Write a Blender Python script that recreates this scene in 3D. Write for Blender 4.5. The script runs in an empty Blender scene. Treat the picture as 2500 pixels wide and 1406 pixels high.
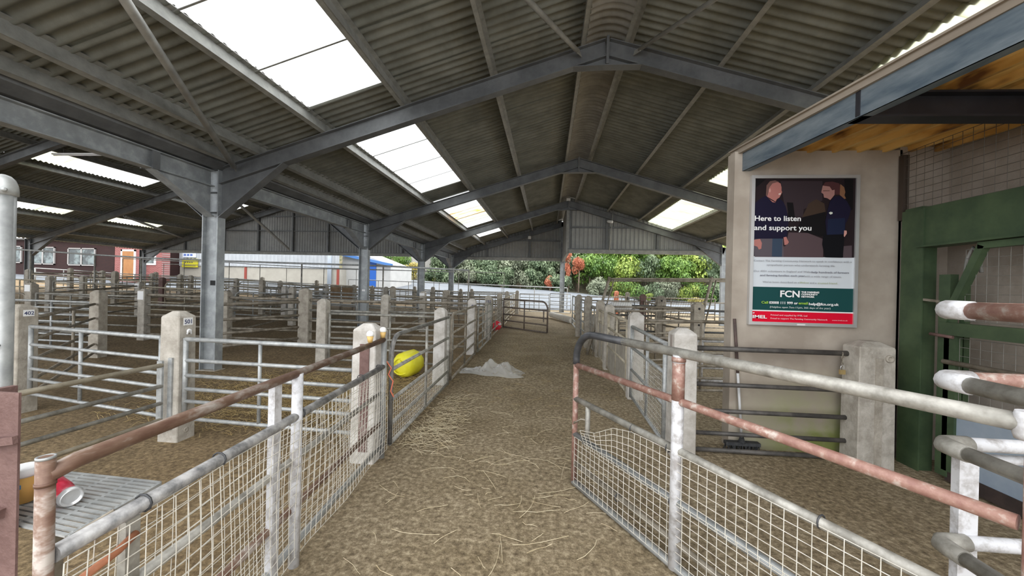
import bpy, math, random
import numpy as np
from mathutils import Vector, Matrix
random.seed(7)
PI = math.pi
scene = bpy.context.scene
COL = scene.collection

# ------------------------------------------------------------------ camera
W, H = 2500, 1406
FPX, YAW, PITCH, ROLL, EYE = 925.07, .0936, -.0012, .0235, 1.5
_f = Vector((-math.sin(YAW)*math.cos(PITCH), math.cos(YAW)*math.cos(PITCH), math.sin(PITCH)))
_r0 = Vector((math.cos(YAW), math.sin(YAW), 0)); _u0 = _r0.cross(_f)
_r = math.cos(ROLL)*_r0 + math.sin(ROLL)*_u0
_u = -math.sin(ROLL)*_r0 + math.cos(ROLL)*_u0
cam = bpy.data.cameras.new('camera'); cam_o = bpy.data.objects.new('camera', cam); COL.objects.link(cam_o)
cam.sensor_fit = 'HORIZONTAL'; cam.sensor_width = 36; cam.lens = FPX/W*36
cam.clip_start = .02; cam.clip_end = 400
cam_o.matrix_world = Matrix((( _r.x,_u.x,-_f.x,0),(_r.y,_u.y,-_f.y,0),(_r.z,_u.z,-_f.z,EYE),(0,0,0,1)))
scene.camera = cam_o

# ------------------------------------------------------------------ overcast sky and exposure
world = bpy.data.worlds.new('overcast_sky'); scene.world = world; world.use_nodes = True
wn = world.node_tree; wn.nodes.clear()
tc = wn.nodes.new('ShaderNodeTexCoord'); sx = wn.nodes.new('ShaderNodeSeparateXYZ')
mr = wn.nodes.new('ShaderNodeMapRange'); cr = wn.nodes.new('ShaderNodeValToRGB')
bg = wn.nodes.new('ShaderNodeBackground'); wo = wn.nodes.new('ShaderNodeOutputWorld')
wn.links.new(tc.outputs['Generated'], sx.inputs[0]); wn.links.new(sx.outputs['Z'], mr.inputs['Value'])
mr.inputs['From Min'].default_value = -.05; mr.inputs['From Max'].default_value = 1
wn.links.new(mr.outputs[0], cr.inputs[0])
cr.color_ramp.elements[0].color = (.62, .65, .68, 1); cr.color_ramp.elements[1].color = (1, 1, 1, 1)
wn.links.new(cr.outputs[0], bg.inputs[0]); bg.inputs[1].default_value = 2.3
wn.links.new(bg.outputs[0], wo.inputs[0])
vs = scene.view_settings
vs.view_transform = 'Standard'; vs.look = 'None'; vs.gamma = 1; vs.use_curve_mapping = False
vs.exposure = 1.0
scene.cycles.max_bounces = 8; scene.cycles.diffuse_bounces = 5

# ------------------------------------------------------------------ pixel -> place helpers
def ray(px, py): return _f + _r*((px-W/2)/FPX) + _u*((H/2-py)/FPX)
def at(px, py, x=None, y=None, z=None):
    d = ray(px, py)
    t = x/d.x if x is not None else (y/d.y if y is not None else (z-EYE)/d.z)
    return Vector((0, 0, EYE)) + t*d
def tanx(px, py=690):
    d = ray(px, py); return d.x/d.y
def sm(a, b, v):
    t = min(1, max(0, (v-a)/(b-a))); return t*t*(3-2*t)
def gz(x, y):                       # the yard floor: level by the camera, rising gently to the back and to the left
    yy = min(y, 22)
    z = .011*max(0, yy-5) + .034*max(0, -x-5)*sm(6, 15, y)
    if y > 22: z += .055*(min(y, 44)-22) + .03*max(0, -x)*sm(22, 42, y) - .07*min(max(x,0), 11)*sm(22, 38, y)
    return z

# ------------------------------------------------------------------ materials
MATS = {}
def mat(name, c1, c2=None, scale=8, rough=.75, metal=0., bump=0., bscale=None, c3=None, stretch=(1,1,1), detail=4, lo=.35, hi=.65):
    if name in MATS: return MATS[name]
    m = bpy.data.materials.new(name); m.use_nodes = True; MATS[name] = m
    nt = m.node_tree; b = nt.nodes['Principled BSDF']
    b.inputs['Roughness'].default_value = rough; b.inputs['Metallic'].default_value = metal
    if c2 is None:
        b.inputs['Base Color'].default_value = (*c1, 1)
    else:
        g = nt.nodes.new('ShaderNodeNewGeometry'); mp = nt.nodes.new('ShaderNodeMapping'); mp.inputs['Scale'].default_value = stretch
        nt.links.new(g.outputs['Position'], mp.inputs[0])
        n = nt.nodes.new('ShaderNodeTexNoise'); n.inputs['Scale'].default_value = scale; n.inputs['Detail'].default_value = detail; n.inputs['Roughness'].default_value = .65
        nt.links.new(mp.outputs[0], n.inputs['Vector'])
        r = nt.nodes.new('ShaderNodeValToRGB'); nt.links.new(n.outputs['Fac'], r.inputs[0])
        e = r.color_ramp.elements; e[0].position = lo; e[1].position = hi
        e[0].color = (*c1, 1); e[1].color = (*c2, 1)
        if c3: x = e.new((lo+hi)/2); x.color = (*c3, 1)
        nt.links.new(r.outputs[0], b.inputs['Base Color'])
        if bump:
            n2 = nt.nodes.new('ShaderNodeTexNoise'); n2.inputs['Scale'].default_value = bscale or scale*3; n2.inputs['Detail'].default_value = 5
            nt.links.new(g.outputs['Position'], n2.inputs['Vector'])
            bp = nt.nodes.new('ShaderNodeBump'); bp.inputs['Strength'].default_value = bump; bp.inputs['Distance'].default_value = .02
            nt.links.new(n2.outputs['Fac'], bp.inputs['Height']); nt.links.new(bp.outputs[0], b.inputs['Normal'])
    return m
steel = mat('painted_steel', (.10,.105,.11), (.155,.162,.168), 3, .5, .25)
steel_col = mat('galvanised_column', (.255,.27,.28), (.40,.42,.43), 5, .5, .3, c3=(.3,.318,.328))
purl = mat('purlin_steel', (.21,.212,.20), (.31,.31,.29), 6, .55, .15)
galv = mat('galvanised_tube', (.29,.30,.30), (.45,.46,.455), 14, .45, .35)
galvw = mat('weathered_tube', (.20,.19,.165), (.42,.405,.365), 12, .5, .25)
beige = mat('dusty_tube', (.33,.285,.21), (.50,.45,.355), 10, .6, .1)
brown = mat('dirty_tube', (.17,.145,.11), (.36,.32,.26), 9, .6, .2)
rusty = mat('rusty_tube', (.13,.068,.046), (.40,.35,.31), 16, .55, .15, c3=(.19,.115,.08), stretch=(1,.35,1), lo=.38, hi=.66)
redtube = mat('red_worn_tube', (.25,.125,.10), (.52,.46,.41), 22, .5, .1, c3=(.33,.19,.15), stretch=(1,1,1), lo=.36, hi=.70)
whitetube = mat('white_painted_tube', (.34,.32,.31), (.62,.62,.64), 18, .5, 0., lo=.33, hi=.55)
blacktube = mat('black_rubber_tube', (.03,.032,.035), (.06,.06,.065), 12, .4)
conc = mat('concrete_post', (.33,.30,.255), (.50,.465,.41), 9, .9, 0, .35, 40)
conc2 = mat('concrete_post_dirty', (.28,.25,.205), (.44,.40,.34), 8, .9, 0, .35, 40)
concw = mat('whitewashed_post', (.40,.37,.33), (.62,.595,.56), 7, .85, 0, .3, 40)
render_m = mat('cement_render', (.30,.255,.21), (.385,.335,.285), 4, .92, 0, .15, 60)
fibre = mat('fibre_cement_sheet', (.128,.132,.114), (.195,.20,.176), 2.2, .9, 0, .1, 50)
clad = mat('grey_cladding', (.27,.275,.27), (.34,.345,.335), 2, .6)
green = mat('green_painted_steel', (.032,.058,.028), (.062,.098,.046), 4, .55)
black = mat('dark_void', (.008,.008,.009), None)
blackbeam = mat('black_painted_beam', (.01,.01,.014), (.02,.02,.026), 5, .5)
bluebeam = mat('blue_grey_beam', (.075,.105,.135), (.19,.225,.25), 3, .5, .2, stretch=(3,.6,3))
timber = mat('weathered_timber', (.22,.18,.14), (.33,.28,.225), 5, .85, stretch=(1,.15,1))
orange_sheet = mat('yellow_rusty_sheet', (.16,.07,.025), (.78,.52,.18), 3.2, .6, c3=(.62,.36,.10), stretch=(1,.35,1), lo=.36, hi=.54)
alu = mat('aluminium_frame', (.62,.62,.62), None, rough=.35, metal=.6)
wire = mat('mesh_wire', (.55,.52,.45), (.72,.69,.62), 20, .6, .1)
wired = mat('dark_wire', (.10,.085,.07), None, rough=.7)
strawm = mat('straw', (.58,.47,.28), (.86,.77,.56), 9, .8)
yellow = mat('yellow_plastic', (.78,.72,.02), (.86,.80,.05), 5, .45)
redp = mat('red_enamel', (.62,.03,.05), None, rough=.35)
whitep = mat('white_paint', (.80,.80,.80), None, rough=.5)
tarm = mat('road_concrete', (.135,.150,.168), (.17,.186,.205), 1.2, .9)
earth = mat('bank_earth', (.06,.07,.03), (.17,.145,.09), 2, .95, 0, .3, 12)
rubber = mat('dark_bristle', (.03,.032,.035), (.06,.06,.06), 20, .9)
brass = mat('brass', (.62,.47,.22), None, rough=.35, metal=.8)
maroon = mat('red_oxide_steel', (.115,.062,.054), (.17,.10,.088), 12, .75, 0, .25, 60)

def floor_material():
    m = bpy.data.materials.new('trodden_earth_and_dung'); m.use_nodes = True
    nt = m.node_tree; b = nt.nodes['Principled BSDF']; b.inputs['Roughness'].default_value = .95
    g = nt.nodes.new('ShaderNodeNewGeometry')
    def noise(s, d=6, r=.65):
        n = nt.nodes.new('ShaderNodeTexNoise'); n.inputs['Scale'].default_value = s; n.inputs['Detail'].default_value = d; n.inputs['Roughness'].default_value = r
        nt.links.new(g.outputs['Position'], n.inputs['Vector']); return n
    def ramp(n, stops):
        r = nt.nodes.new('ShaderNodeValToRGB'); nt.links.new(n.outputs['Fac'], r.inputs[0])
        e = r.color_ramp.elements
        e[0].position, e[1].position = stops[0][0], stops[-1][0]
        e[0].color = (*stops[0][1], 1); e[1].color = (*stops[-1][1], 1)
        for p, c in stops[1:-1]: k = e.new(p); k.color = (*c, 1)
        return r
    fine = ramp(noise(26, 8, .75), [(.34,(.115,.082,.044)), (.5,(.30,.236,.148)), (.64,(.56,.465,.32))])
    big = ramp(noise(1.1, 5), [(.36,(.70,.67,.60)), (.64,(1,1,1))])
    mx = nt.nodes.new('ShaderNodeMixRGB'); mx.blend_type = 'MULTIPLY'; mx.inputs[0].default_value = 1
    nt.links.new(fine.outputs[0], mx.inputs[1]); nt.links.new(big.outputs[0], mx.inputs[2])
    # pens (left of the alley) hold wetter, darker litter than the swept alley
    sep = nt.nodes.new('ShaderNodeSeparateXYZ'); nt.links.new(g.outputs['Position'], sep.inputs[0])
    mr = nt.nodes.new('ShaderNodeMapRange'); mr.inputs['From Min'].default_value = -1.7; mr.inputs['From Max'].default_value = -1.2
    nt.links.new(sep.outputs['X'], mr.inputs['Value'])
    pen = nt.nodes.new('ShaderNodeMixRGB'); pen.blend_type = 'MULTIPLY'; pen.inputs[2].default_value = (.72,.64,.52,1)
    inv = nt.nodes.new('ShaderNodeMath'); inv.operation = 'SUBTRACT'; inv.inputs[0].default_value = 1; nt.links.new(mr.outputs[0], inv.inputs[1])
    nt.links.new(inv.outputs[0], pen.inputs[0]); nt.links.new(mx.outputs[0], pen.inputs[1])
    nt.links.new(pen.outputs[0], b.inputs['Base Color'])
    bn = noise(18, 8, .7); bp = nt.nodes.new('ShaderNodeBump'); bp.inputs['Strength'].default_value = .7; bp.inputs['Distance'].default_value = .03
    nt.links.new(bn.outputs['Fac'], bp.inputs['Height']); nt.links.new(bp.outputs[0], b.inputs['Normal'])
    return m
def moss_wall_material():            # render with green algae low down
    m = bpy.data.materials.new('mossy_render'); m.use_nodes = True
    nt = m.node_tree; b = nt.nodes['Principled BSDF']; b.inputs['Roughness'].default_value = .93
    g = nt.nodes.new('ShaderNodeNewGeometry'); sep = nt.nodes.new('ShaderNodeSeparateXYZ'); nt.links.new(g.outputs['Position'], sep.inputs[0])
    n = nt.nodes.new('ShaderNodeTexNoise'); n.inputs['Scale'].default_value = 3.5; n.inputs['Detail'].default_value = 6; nt.links.new(g.outputs['Position'], n.inputs['Vector'])
    r = nt.nodes.new('ShaderNodeValToRGB'); nt.links.new(n.outputs['Fac'], r.inputs[0]); e = r.color_ramp.elements
    e[0].position, e[1].position = .35, .65; e[0].color = (.33,.28,.23,1); e[1].color = (.44,.385,.325,1)
    a = nt.nodes.new('ShaderNodeMath'); a.operation = 'MULTIPLY_ADD'; a.inputs[1].default_value = .9; nt.links.new(n.outputs['Fac'], a.inputs[0])
    nz = nt.nodes.new('ShaderNodeMapRange'); nz.inputs['From Min'].default_value = .85; nz.inputs['From Max'].default_value = .15
    nt.links.new(sep.outputs['Z'], nz.inputs['Value'])
    nx = nt.nodes.new('ShaderNodeMapRange'); nx.inputs['From Min'].default_value = 1.75; nx.inputs['From Max'].default_value = 2.4
    nt.links.new(sep.outputs['X'], nx.inputs['Value'])
    mu = nt.nodes.new('ShaderNodeMath'); mu.operation = 'MULTIPLY'; nt.links.new(nz.outputs[0], mu.inputs[0]); nt.links.new(nx.outputs[0], mu.inputs[1])
    ml = nt.nodes.new('ShaderNodeMath'); ml.operation = 'MULTIPLY'; nt.links.new(mu.outputs[0], ml.inputs[0])
    r2 = nt.nodes.new('ShaderNodeMapRange'); r2.inputs['From Min'].default_value = .3; r2.inputs['From Max'].default_value = .55; nt.links.new(n.outputs['Fac'], r2.inputs['Value'])
    nt.links.new(r2.outputs[0], ml.inputs[1])
    mx = nt.nodes.new('ShaderNodeMixRGB'); mx.inputs[2].default_value = (.20,.225,.065,1)
    nt.links.new(ml.outputs[0], mx.inputs[0]); nt.links.new(r.outputs[0], mx.inputs[1]); nt.links.new(mx.outputs[0], b.inputs['Base Color'])
    return m
def skylight_material(name, tint, stain=None):
    m = bpy.data.materials.new(name); m.use_nodes = True
    nt = m.node_tree; nt.nodes.clear()
    o = nt.nodes.new('ShaderNodeOutputMaterial'); t = nt.nodes.new('ShaderNodeBsdfTranslucent'); d = nt.nodes.new('ShaderNodeBsdfDiffuse'); mx = nt.nodes.new('ShaderNodeMixShader')
    mx.inputs[0].default_value = .18
    g = nt.nodes.new('ShaderNodeNewGeometry'); n = nt.nodes.new('ShaderNodeTexNoise'); n.inputs['Scale'].default_value = 2.5; n.inputs['Detail'].default_value = 4
    mp = nt.nodes.new('ShaderNodeMapping'); mp.inputs['Scale'].default_value = (.4,2,1); nt.links.new(g.outputs['Position'], mp.inputs[0]); nt.links.new(mp.outputs[0], n.inputs['Vector'])
    r = nt.nodes.new('ShaderNodeValToRGB'); nt.links.new(n.outputs['Fac'], r.inputs[0]); e = r.color_ramp.elements
    e[0].position, e[1].position = .35, .6
    e[0].color = (*(stain or [c*.9 for c in tint]), 1); e[1].color = (*tint, 1)
    nt.links.new(r.outputs[0], t.inputs[0]); nt.links.new(r.outputs[0], d.inputs[0])
    nt.links.new(t.outputs[0], mx.inputs[1]); nt.links.new(d.outputs[0], mx.inputs[2]); nt.links.new(mx.outputs[0], o.inputs[0])
    MATS[name] = m
    return m
sky_clear = skylight_material('clear_rooflight', (.93,.95,.95))
sky_dirty = skylight_material('algae_rooflight', (.62,.62,.47), (.40,.41,.29))
sky_rust = skylight_material('orange_stained_rooflight', (.93,.90,.80), (.85,.36,.04))

def leaf_material(name, a, b_):
    m = mat(name, a, b_, .9, .6, detail=6)
    return m

# ------------------------------------------------------------------ mesh building
class MB:
    def __init__(s): s.v, s.f, s.sm = [], [], []
    def add(s, vs, fs, smooth=False):
        k = len(s.v); s.v += [tuple(v) for v in vs]
        for f in fs: s.f.append(tuple(i+k for i in f)); s.sm.append(smooth)
        return s
    def box(s, x0, x1, y0, y1, z0, z1):
        return s.add([(x,y,z) for z in (z0,z1) for y in (y0,y1) for x in (x0,x1)],
                     [(0,2,3,1),(4,5,7,6),(0,1,5,4),(2,6,7,3),(0,4,6,2),(1,3,7,5)])
    def bar(s, p, q, w, h, side=None, off=(0,0)):
        """rectangular bar from p to q; w across, h in the 'up' direction, off = (across, up) shift"""
        p, q = Vector(p), Vector(q); d = (q-p).normalized()
        if side is None:
            side = d.cross(Vector((0,0,1)))
            side = Vector((1,0,0)) if side.length < 1e-4 else side.normalized()
        else: side = Vector(side); side = (side - d*side.dot(d)).normalized()
        up = side.cross(d)
        o = side*off[0] + up*off[1]
        vs = [e + o + side*(a*w/2) + up*(b*h/2) for e in (p,q) for b in (-1,1) for a in (-1,1)]
        return s.add(vs, [(0,2,3,1),(4,5,7,6),(0,1,5,4),(2,6,7,3),(0,4,6,2),(1,3,7,5)])
    def ibeam(s, p, q, depth, width, tf=.014, tw=.01, side=None):
        s.bar(p, q, width, tf, side, (0, depth/2-tf/2)); s.bar(p, q, width, tf, side, (0, -depth/2+tf/2)); s.bar(p, q, tw, depth-2*tf, side)
        return s
    def tube(s, pts, r, n=8, caps=True):
        pts = [Vector(p) for p in pts]; rings = []; ref = None
        for i, p in enumerate(pts):
            d = (pts[min(i+1,len(pts)-1)] - pts[max(i-1,0)]).normalized()
            if ref is None:
                a = d.cross(Vector((0,0,1)))
                if a.length < 1e-3: a = d.cross(Vector((0,1,0)))
            else: a = ref - d*ref.dot(d)
            a.normalize(); ref = a; b = d.cross(a)
            rr = r[i] if isinstance(r, (list,tuple)) else r
            rings.append([p + (a*math.cos(2*PI*k/n) + b*math.sin(2*PI*k/n))*rr for k in range(n)])
        k0 = len(s.v); s.v += [tuple(v) for ring in rings for v in ring]
        for i in range(len(pts)-1):
            for k in range(n):
                a, b = k0+i*n+k, k0+i*n+(k+1)%n
                s.f.append((a, b, b+n, a+n)); s.sm.append(True)
        if caps:
            s.f.append(tuple(k0+k for k in reversed(range(n)))); s.sm.append(False)
            s.f.append(tuple(k0+(len(pts)-1)*n+k for k in range(n))); s.sm.append(False)
        return s
    def lathe(s, c, prof, n=16, axis=(0,0,1)):
        ax = Vector(axis).normalized(); a = ax.cross(Vector((1,0,0)))
        if a.length < 1e-3: a = ax.cross(Vector((0,1,0)))
        a.normalize(); b = ax.cross(a); c = Vector(c); k0 = len(s.v)
        for r, z in prof:
            s.v += [tuple(c + ax*z + (a*math.cos(2*PI*k/n)+b*math.sin(2*PI*k/n))*r) for k in range(n)]
        for i in range(len(prof)-1):
            for k in range(n):
                p, q = k0+i*n+k, k0+i*n+(k+1)%n
                s.f.append((p, q, q+n, p+n)); s.sm.append(True)
        s.f.append(tuple(k0+k for k in reversed(range(n)))); s.sm.append(False)
        s.f.append(tuple(k0+(len(prof)-1)*n+k for k in range(n))); s.sm.append(False)
        return s
    def prism(s, poly, n):               # planar polygon (3D points) extruded by vector n
        m = len(poly); n = Vector(n); a = [Vector(p) for p in poly]
        s.add(a + [p+n for p in a], [tuple(range(m)), tuple(range(2*m-1, m-1, -1))] + [(i, i+m, (i+1)%m+m, (i+1)%m) for i in range(m)])
        return s
    def mesh(s, name, origin=(0,0,0)):
        me = bpy.data.meshes.new(name); ox, oy, oz = origin
        me.from_pydata([(x-ox, y-oy, z-oz) for x,y,z in s.v], [], s.f); me.update()
        me.polygons.foreach_set('use_smooth', s.sm)
        return me
ORG = {}
def thing(name, label, cat, loc, group=None, kind=None):
    o = bpy.data.objects.new(name, None); COL.objects.link(o); o.location = loc; o.empty_display_size = .1
    ORG[o.name] = Vector(loc); tag(o, label, cat, group, kind); return o
def tag(o, label=None, cat=None, group=None, kind=None):
    for k, v in (('label',label),('category',cat),('group',group),('kind',kind)):
        if v: o[k] = v
    return o
def obj(name, mb, m, parent=None, label=None, cat=None, group=None, kind=None, at_loc=None):
    if parent is not None: org = ORG[parent.name]
    else: org = Vector(at_loc) if at_loc is not None else Vector((0,0,0))
    me = mb.mesh(name, org) if isinstance(mb, MB) else mb
    if m and not me.materials: me.materials.append(m)
    o = bpy.data.objects.new(name, me); COL.objects.link(o); ORG[o.name] = org
    if parent is not None: o.parent = parent
    elif at_loc is not None: o.location = at_loc
    return tag(o, label, cat, group, kind)
def struct(name, label=None): 
    o = bpy.data.objects.new(name, None); COL.objects.link(o); ORG[o.name] = Vector((0,0,0)); o.empty_display_size = .1
    o['kind'] = 'structure'
    if label: o['label'] = label
    return o
def text(body, size, loc, m, parent, align='LEFT', bold=0., rot=(PI/2,0,0), name='lettering', shear=0, fit=None):
    c = bpy.data.curves.new(name, 'FONT'); c.body = body; c.size = size; c.align_x = align; c.offset = bold; c.extrude = .0006; c.shear = shear
    c.resolution_u = 3
    o = bpy.data.objects.new(name, c); COL.objects.link(o)
    bpy.context.view_layer.update()
    me = bpy.data.meshes.new_from_object(o.evaluated_get(bpy.context.evaluated_depsgraph_get()))
    bpy.data.objects.remove(o); bpy.data.curves.remove(c)
    if fit:
        xs = [v.co.x for v in me.vertices]; k = fit/(max(xs)-min(xs))
        for v in me.vertices: v.co.x *= k
    me.materials.clear(); me.materials.append(m)
    o = bpy.data.objects.new(name, me); COL.objects.link(o); ORG[o.name] = ORG[parent.name]
    o.parent = parent; o.location = Vector(loc) - ORG[parent.name]; o.rotation_euler = rot
    return o

# ================================================================== FLOOR AND YARD
def grid_mesh(name, xs, ys, zf):
    v = [(x, y, zf(x,y)) for y in ys for x in xs]; n = len(xs)
    f = [(j*n+i, j*n+i+1, (j+1)*n+i+1, (j+1)*n+i) for j in range(len(ys)-1) for i in range(n-1)]
    me = bpy.data.meshes.new(name); me.from_pydata(v, [], f); me.update()
    me.polygons.foreach_set('use_smooth', [True]*len(f)); return me
floor = obj('floor', grid_mesh('floor', list(np.arange(-44, 16.1, 1.0)), list(np.arange(-6, 23.1, 1.0)), gz), floor_material(), kind='structure', label='trodden brown earth floor of the market hall, scattered with straw')
road = obj('road', grid_mesh('road', list(np.arange(-70, 50.1, 2.0)), list(np.arange(22.6, 42.1, .97)), lambda x,y: gz(x,y)+.02), tarm, kind='structure', label='pale concrete road rising behind the hall')
bank = obj('bank', grid_mesh('bank', list(np.arange(-70, 50.1, 2.0)), list(np.arange(40, 62.1, 1.0)), lambda x,y: gz(x,y)-.05 + 5.0*sm(45.5, 53, y)+ .2*math.sin(x*.7)*sm(42,46,y)), earth, kind='structure', label='bare brown earth bank behind the road')

# ================================================================== HALL GEOMETRY
F1, S = 5.83, 5.233
FR = [F1+S*k for k in range(-1, 4)]           # portal frames at y = 0.6 ... 21.5
XV, XR, XE = -5.57, .81, 7.19                 # valley columns, ridge, right eave columns
XL, XLR = -25.35, -15.46                      # left bay: outer columns, ridge
SL = .305; ZR = 5.27                          # slope, rafter top at the ridge
ZLR = ZR - SL*(XR-XV) + SL*(XV-XLR)
def ztop(x):                                  # rafter top line
    if x >= XV: return ZR - SL*abs(x-XR)
    return ZLR - SL*abs(x-XLR)
UPN = lambda s: Vector((-s*SL,0,1)).normalized()
def rafter_pts(x0, x1, y, depth=.26):
    p, q = Vector((x0,y,ztop(x0))), Vector((x1,y,ztop(x1) if x1 != XV else ztop(x1)))
    off = depth/2/math.cos(math.atan(SL))
    p.z -= off; q.z -= off; return p, q
ORD = ['by the foreground','first','second','third','last']
flab = ['grey steel portal frame nearest overhead, before the numbered post 501',
        'grey steel portal frame on the wide column beside post 501',
        'grey steel portal frame between the two halves of the long rooflights, second column deep',
        'grey steel portal frame carrying the right-hand clad gable',
        'grey steel portal frame carrying the far left clad gable, deepest in the hall']
for k, y in enumerate(FR):
    t = thing('portal_frame', flab[k], 'steel frame', (XV, y, gz(XV,y)), 'portal frames of the hall')
    zc = ztop(XV)
    m = steel_col if k <= 1 else steel
    if k > 0:
        b = MB().ibeam((XV,y,gz(XV,y)),(XV,y,zc), .28, .15, .016, .01, side=(0,1,0))
        obj('column', b, steel_col, t)
        obj('base_plate', MB().box(XV-.17,XV+.17,y-.10,y+.10,gz(XV,y)-.01,gz(XV,y)+.012), conc2, t)
        [obj('stiffener', MB().box(XV-.125,XV+.125,y-.07,y+.07,zs_,zs_+.012), steel, t) for zs_ in (2.62,2.95)]
        if k == 1:
            pl = obj('warning_sticker', MB().box(XV-.03,XV+.06,y-.012,y-.008,1.42,1.50), black, t)
        if k == 2:
            obj('number_plate', MB().box(XV-.05,XV+.05,y-.012,y-.008,1.28,1.34), whitep, t)
    # main bay rafters
    for (a, b_) in ((XV+.1, XR), (XE, XR)):
        if k == 4 and a == XE: continue
        if k == 0 and a == XE: pass
        p, q = rafter_pts(a, b_, y); obj('rafter', MB().ibeam(p, q, .26, .15, .014, .01, side=(0,1,0)), steel, t)
    # left bay rafters
    for (a, b_) in ((XV-.1, XLR), (XL, XLR)):
        p, q = rafter_pts(a, b_, y, .30); obj('rafter', MB().ibeam(p, q, .30, .16, .014, .01, side=(0,1,0)), steel, t)
    # haunches
    def haunch(x0, x1, drop):
        z0, z1 = ztop(x0)-.27, ztop(x1)-.27
        b = MB().prism([(x0,y-.005,z0),(x1,y-.005,z1),(x0,y-.005,z0-drop)], (0,.01,0))
        b.bar((x0,y,z0-drop),(x1,y,z1), .15, .012, side=(0,1,0)); obj('haunch', b, steel, t)
    if k > 0:
        haunch(XV+.14, XV+1.25, .55); haunch(XV-.14, XV-1.25, .55)
    haunch(XL+.14, XL+1.6, .6)
    if k < 4: haunch(XE-.14, XE-1.15, .5)
    # ridge plate
    b = MB().prism([(XR-.02,y-.09,ZR+.02),(XR+.02,y-.09,ZR+.02),(XR+.02,y-.09,ZR-.40),(XR-.02,y-.09,ZR-.40)], (0,.18,0))
    b.prism([(XR-.5,y-.005,ZR-.15*1-.26),(XR,y-.005,ZR-.26),(XR+.5,y-.005,ZR-.15-.26),(XR+.02,y-.005,ZR-.40),(XR-.02,y-.005,ZR-.40)], (0,.01,0))
    b.bar((XR-.5,y,ZR-.42),(XR,y,ZR-.41),.15,.012,side=(0,1,0)); b.bar((XR+.5,y,ZR-.42),(XR,y,ZR-.41),.15,.012,side=(0,1,0))
    if k < 4: obj('ridge_plate', b, steel, t)
    # outer columns
    zb = gz(XL,y)
    obj('column', MB().ibeam((XL,y,zb),(XL,y,ztop(XL)), .30, .17, side=(0,1,0)), steel, t)
    if k < 4 and k != 1 and k != 0: obj('column', MB().ibeam((XE,y,gz(XE,y)),(XE,y,ztop(XE)), .26, .15, side=(0,1,0)), steel_col, t)
    if k == 4: obj('column', MB().ibeam((XR,y,gz(XR,y)),(XR,y,ztop(XR)), .26, .2, side=(0,1,0)), steel_col, t)

# valley gutter beams between the columns, with a knee brace at each column
vl = ['long valley beam passing overhead before the first wide column', 'valley beam between the first and the second column', 'valley beam between the second and the third column', 'valley beam between the third and the last column']
for k in range(4):
    y0, y1 = FR[k]+.08, FR[k+1]-.08
    zt = ztop(XV)-.02
    t = thing('valley_beam', vl[k], 'steel beam', (XV, (y0+y1)/2, zt-.26), 'valley beams')
    obj('girder', MB().ibeam((XV,y0,zt-.13),(XV,y1,zt-.13), .26, .16, side=(1,0,0)), steel_col, t)
    b = MB().prism([(XV-.005,y1,zt-.26),(XV-.005,y1-.95,zt-.26),(XV-.005,y1,zt-.75)], (.01,0,0))
    b.bar((XV,y1,zt-.75),(XV,y1-.95,zt-.26), .16, .012, side=(1,0,0)); obj('knee_brace', b, steel_col, t)
    g = MB()
    prof = [(-.32,.30),(-.26,.10),(-.12,.02),(.12,.02),(.26,.10),(.32,.30)]
    for i in range(5):
        (a0,c0),(a1,c1) = prof[i], prof[i+1]
        g.add([(XV+a0,y0-.08,zt+c0),(XV+a1,y0-.08,zt+c1),(XV+a1,y1+.08,zt+c1),(XV+a0,y1+.08,zt+c0)], [(0,1,2,3)])
    obj('gutter', g, steel, t)
    obj('cleat', MB().box(XV-.10,XV-.08,y1-1.0,y1-.9,zt-.27,zt-.02).box(XV+.08,XV+.10,y1-1.0,y1-.9,zt-.27,zt-.02), steel, t)

# ------------------------------------------------------------------ roof sheets on purlins
PW, NC = 1.016, 7
Y0R = 5.35 - 5*PW           # sheet joints fall at 5.35 m, where the first rooflight ends
SHEETS = {}
def sheet_mesh(L, m):
    key = (round(L,3), m.name)
    if key not in SHEETS:
        b = MB(); n = NC*8; hw = PW/2+.02
        vs = []
        for e in (0, L):
            for i in range(n+1):
                v = -hw + 2*hw*i/n; vs.append((e, v, .024*math.sin(2*PI*i/8)))
        b.add(vs, [(i, i+1, n+2+i, n+1+i) for i in range(n)], True)
        me = b.mesh('roof_sheet'); me.materials.append(m); SHEETS[key] = me
    return SHEETS[key]
PUR = .17                    # purlin depth
def roof_sheet(parent, x0, x1, yc, m, name='roof_sheet', lift=0):
    z0, z1 = ztop(x0)+PUR+.03+lift, ztop(x1)+PUR+.03+lift
    d = Vector((x1-x0,0,z1-z0)); L = d.length; e1 = d.normalized(); e2 = Vector((0,1,0))
    if x1 < x0: e2 = Vector((0,-1,0))
    e3 = e1.cross(e2)
    o = bpy.data.objects.new(name, sheet_mesh(L, m)); COL.objects.link(o); o.parent = parent
    o.matrix_local = Matrix(((e1.x,e2.x,e3.x,x0),(e1.y,e2.y,e3.y,yc),(e1.z,e2.z,e3.z,z0),(0,0,0,1)))
    return o
ceil_m = struct('ceiling_main', 'grey corrugated fibre cement roof of the main bay with white rooflights')
ceil_l = struct('ceiling_left', 'grey corrugated fibre cement roof of the left bay with rooflights')
NS = 22
def sheet_y(i): return Y0R + PW*(i+.5)
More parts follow.
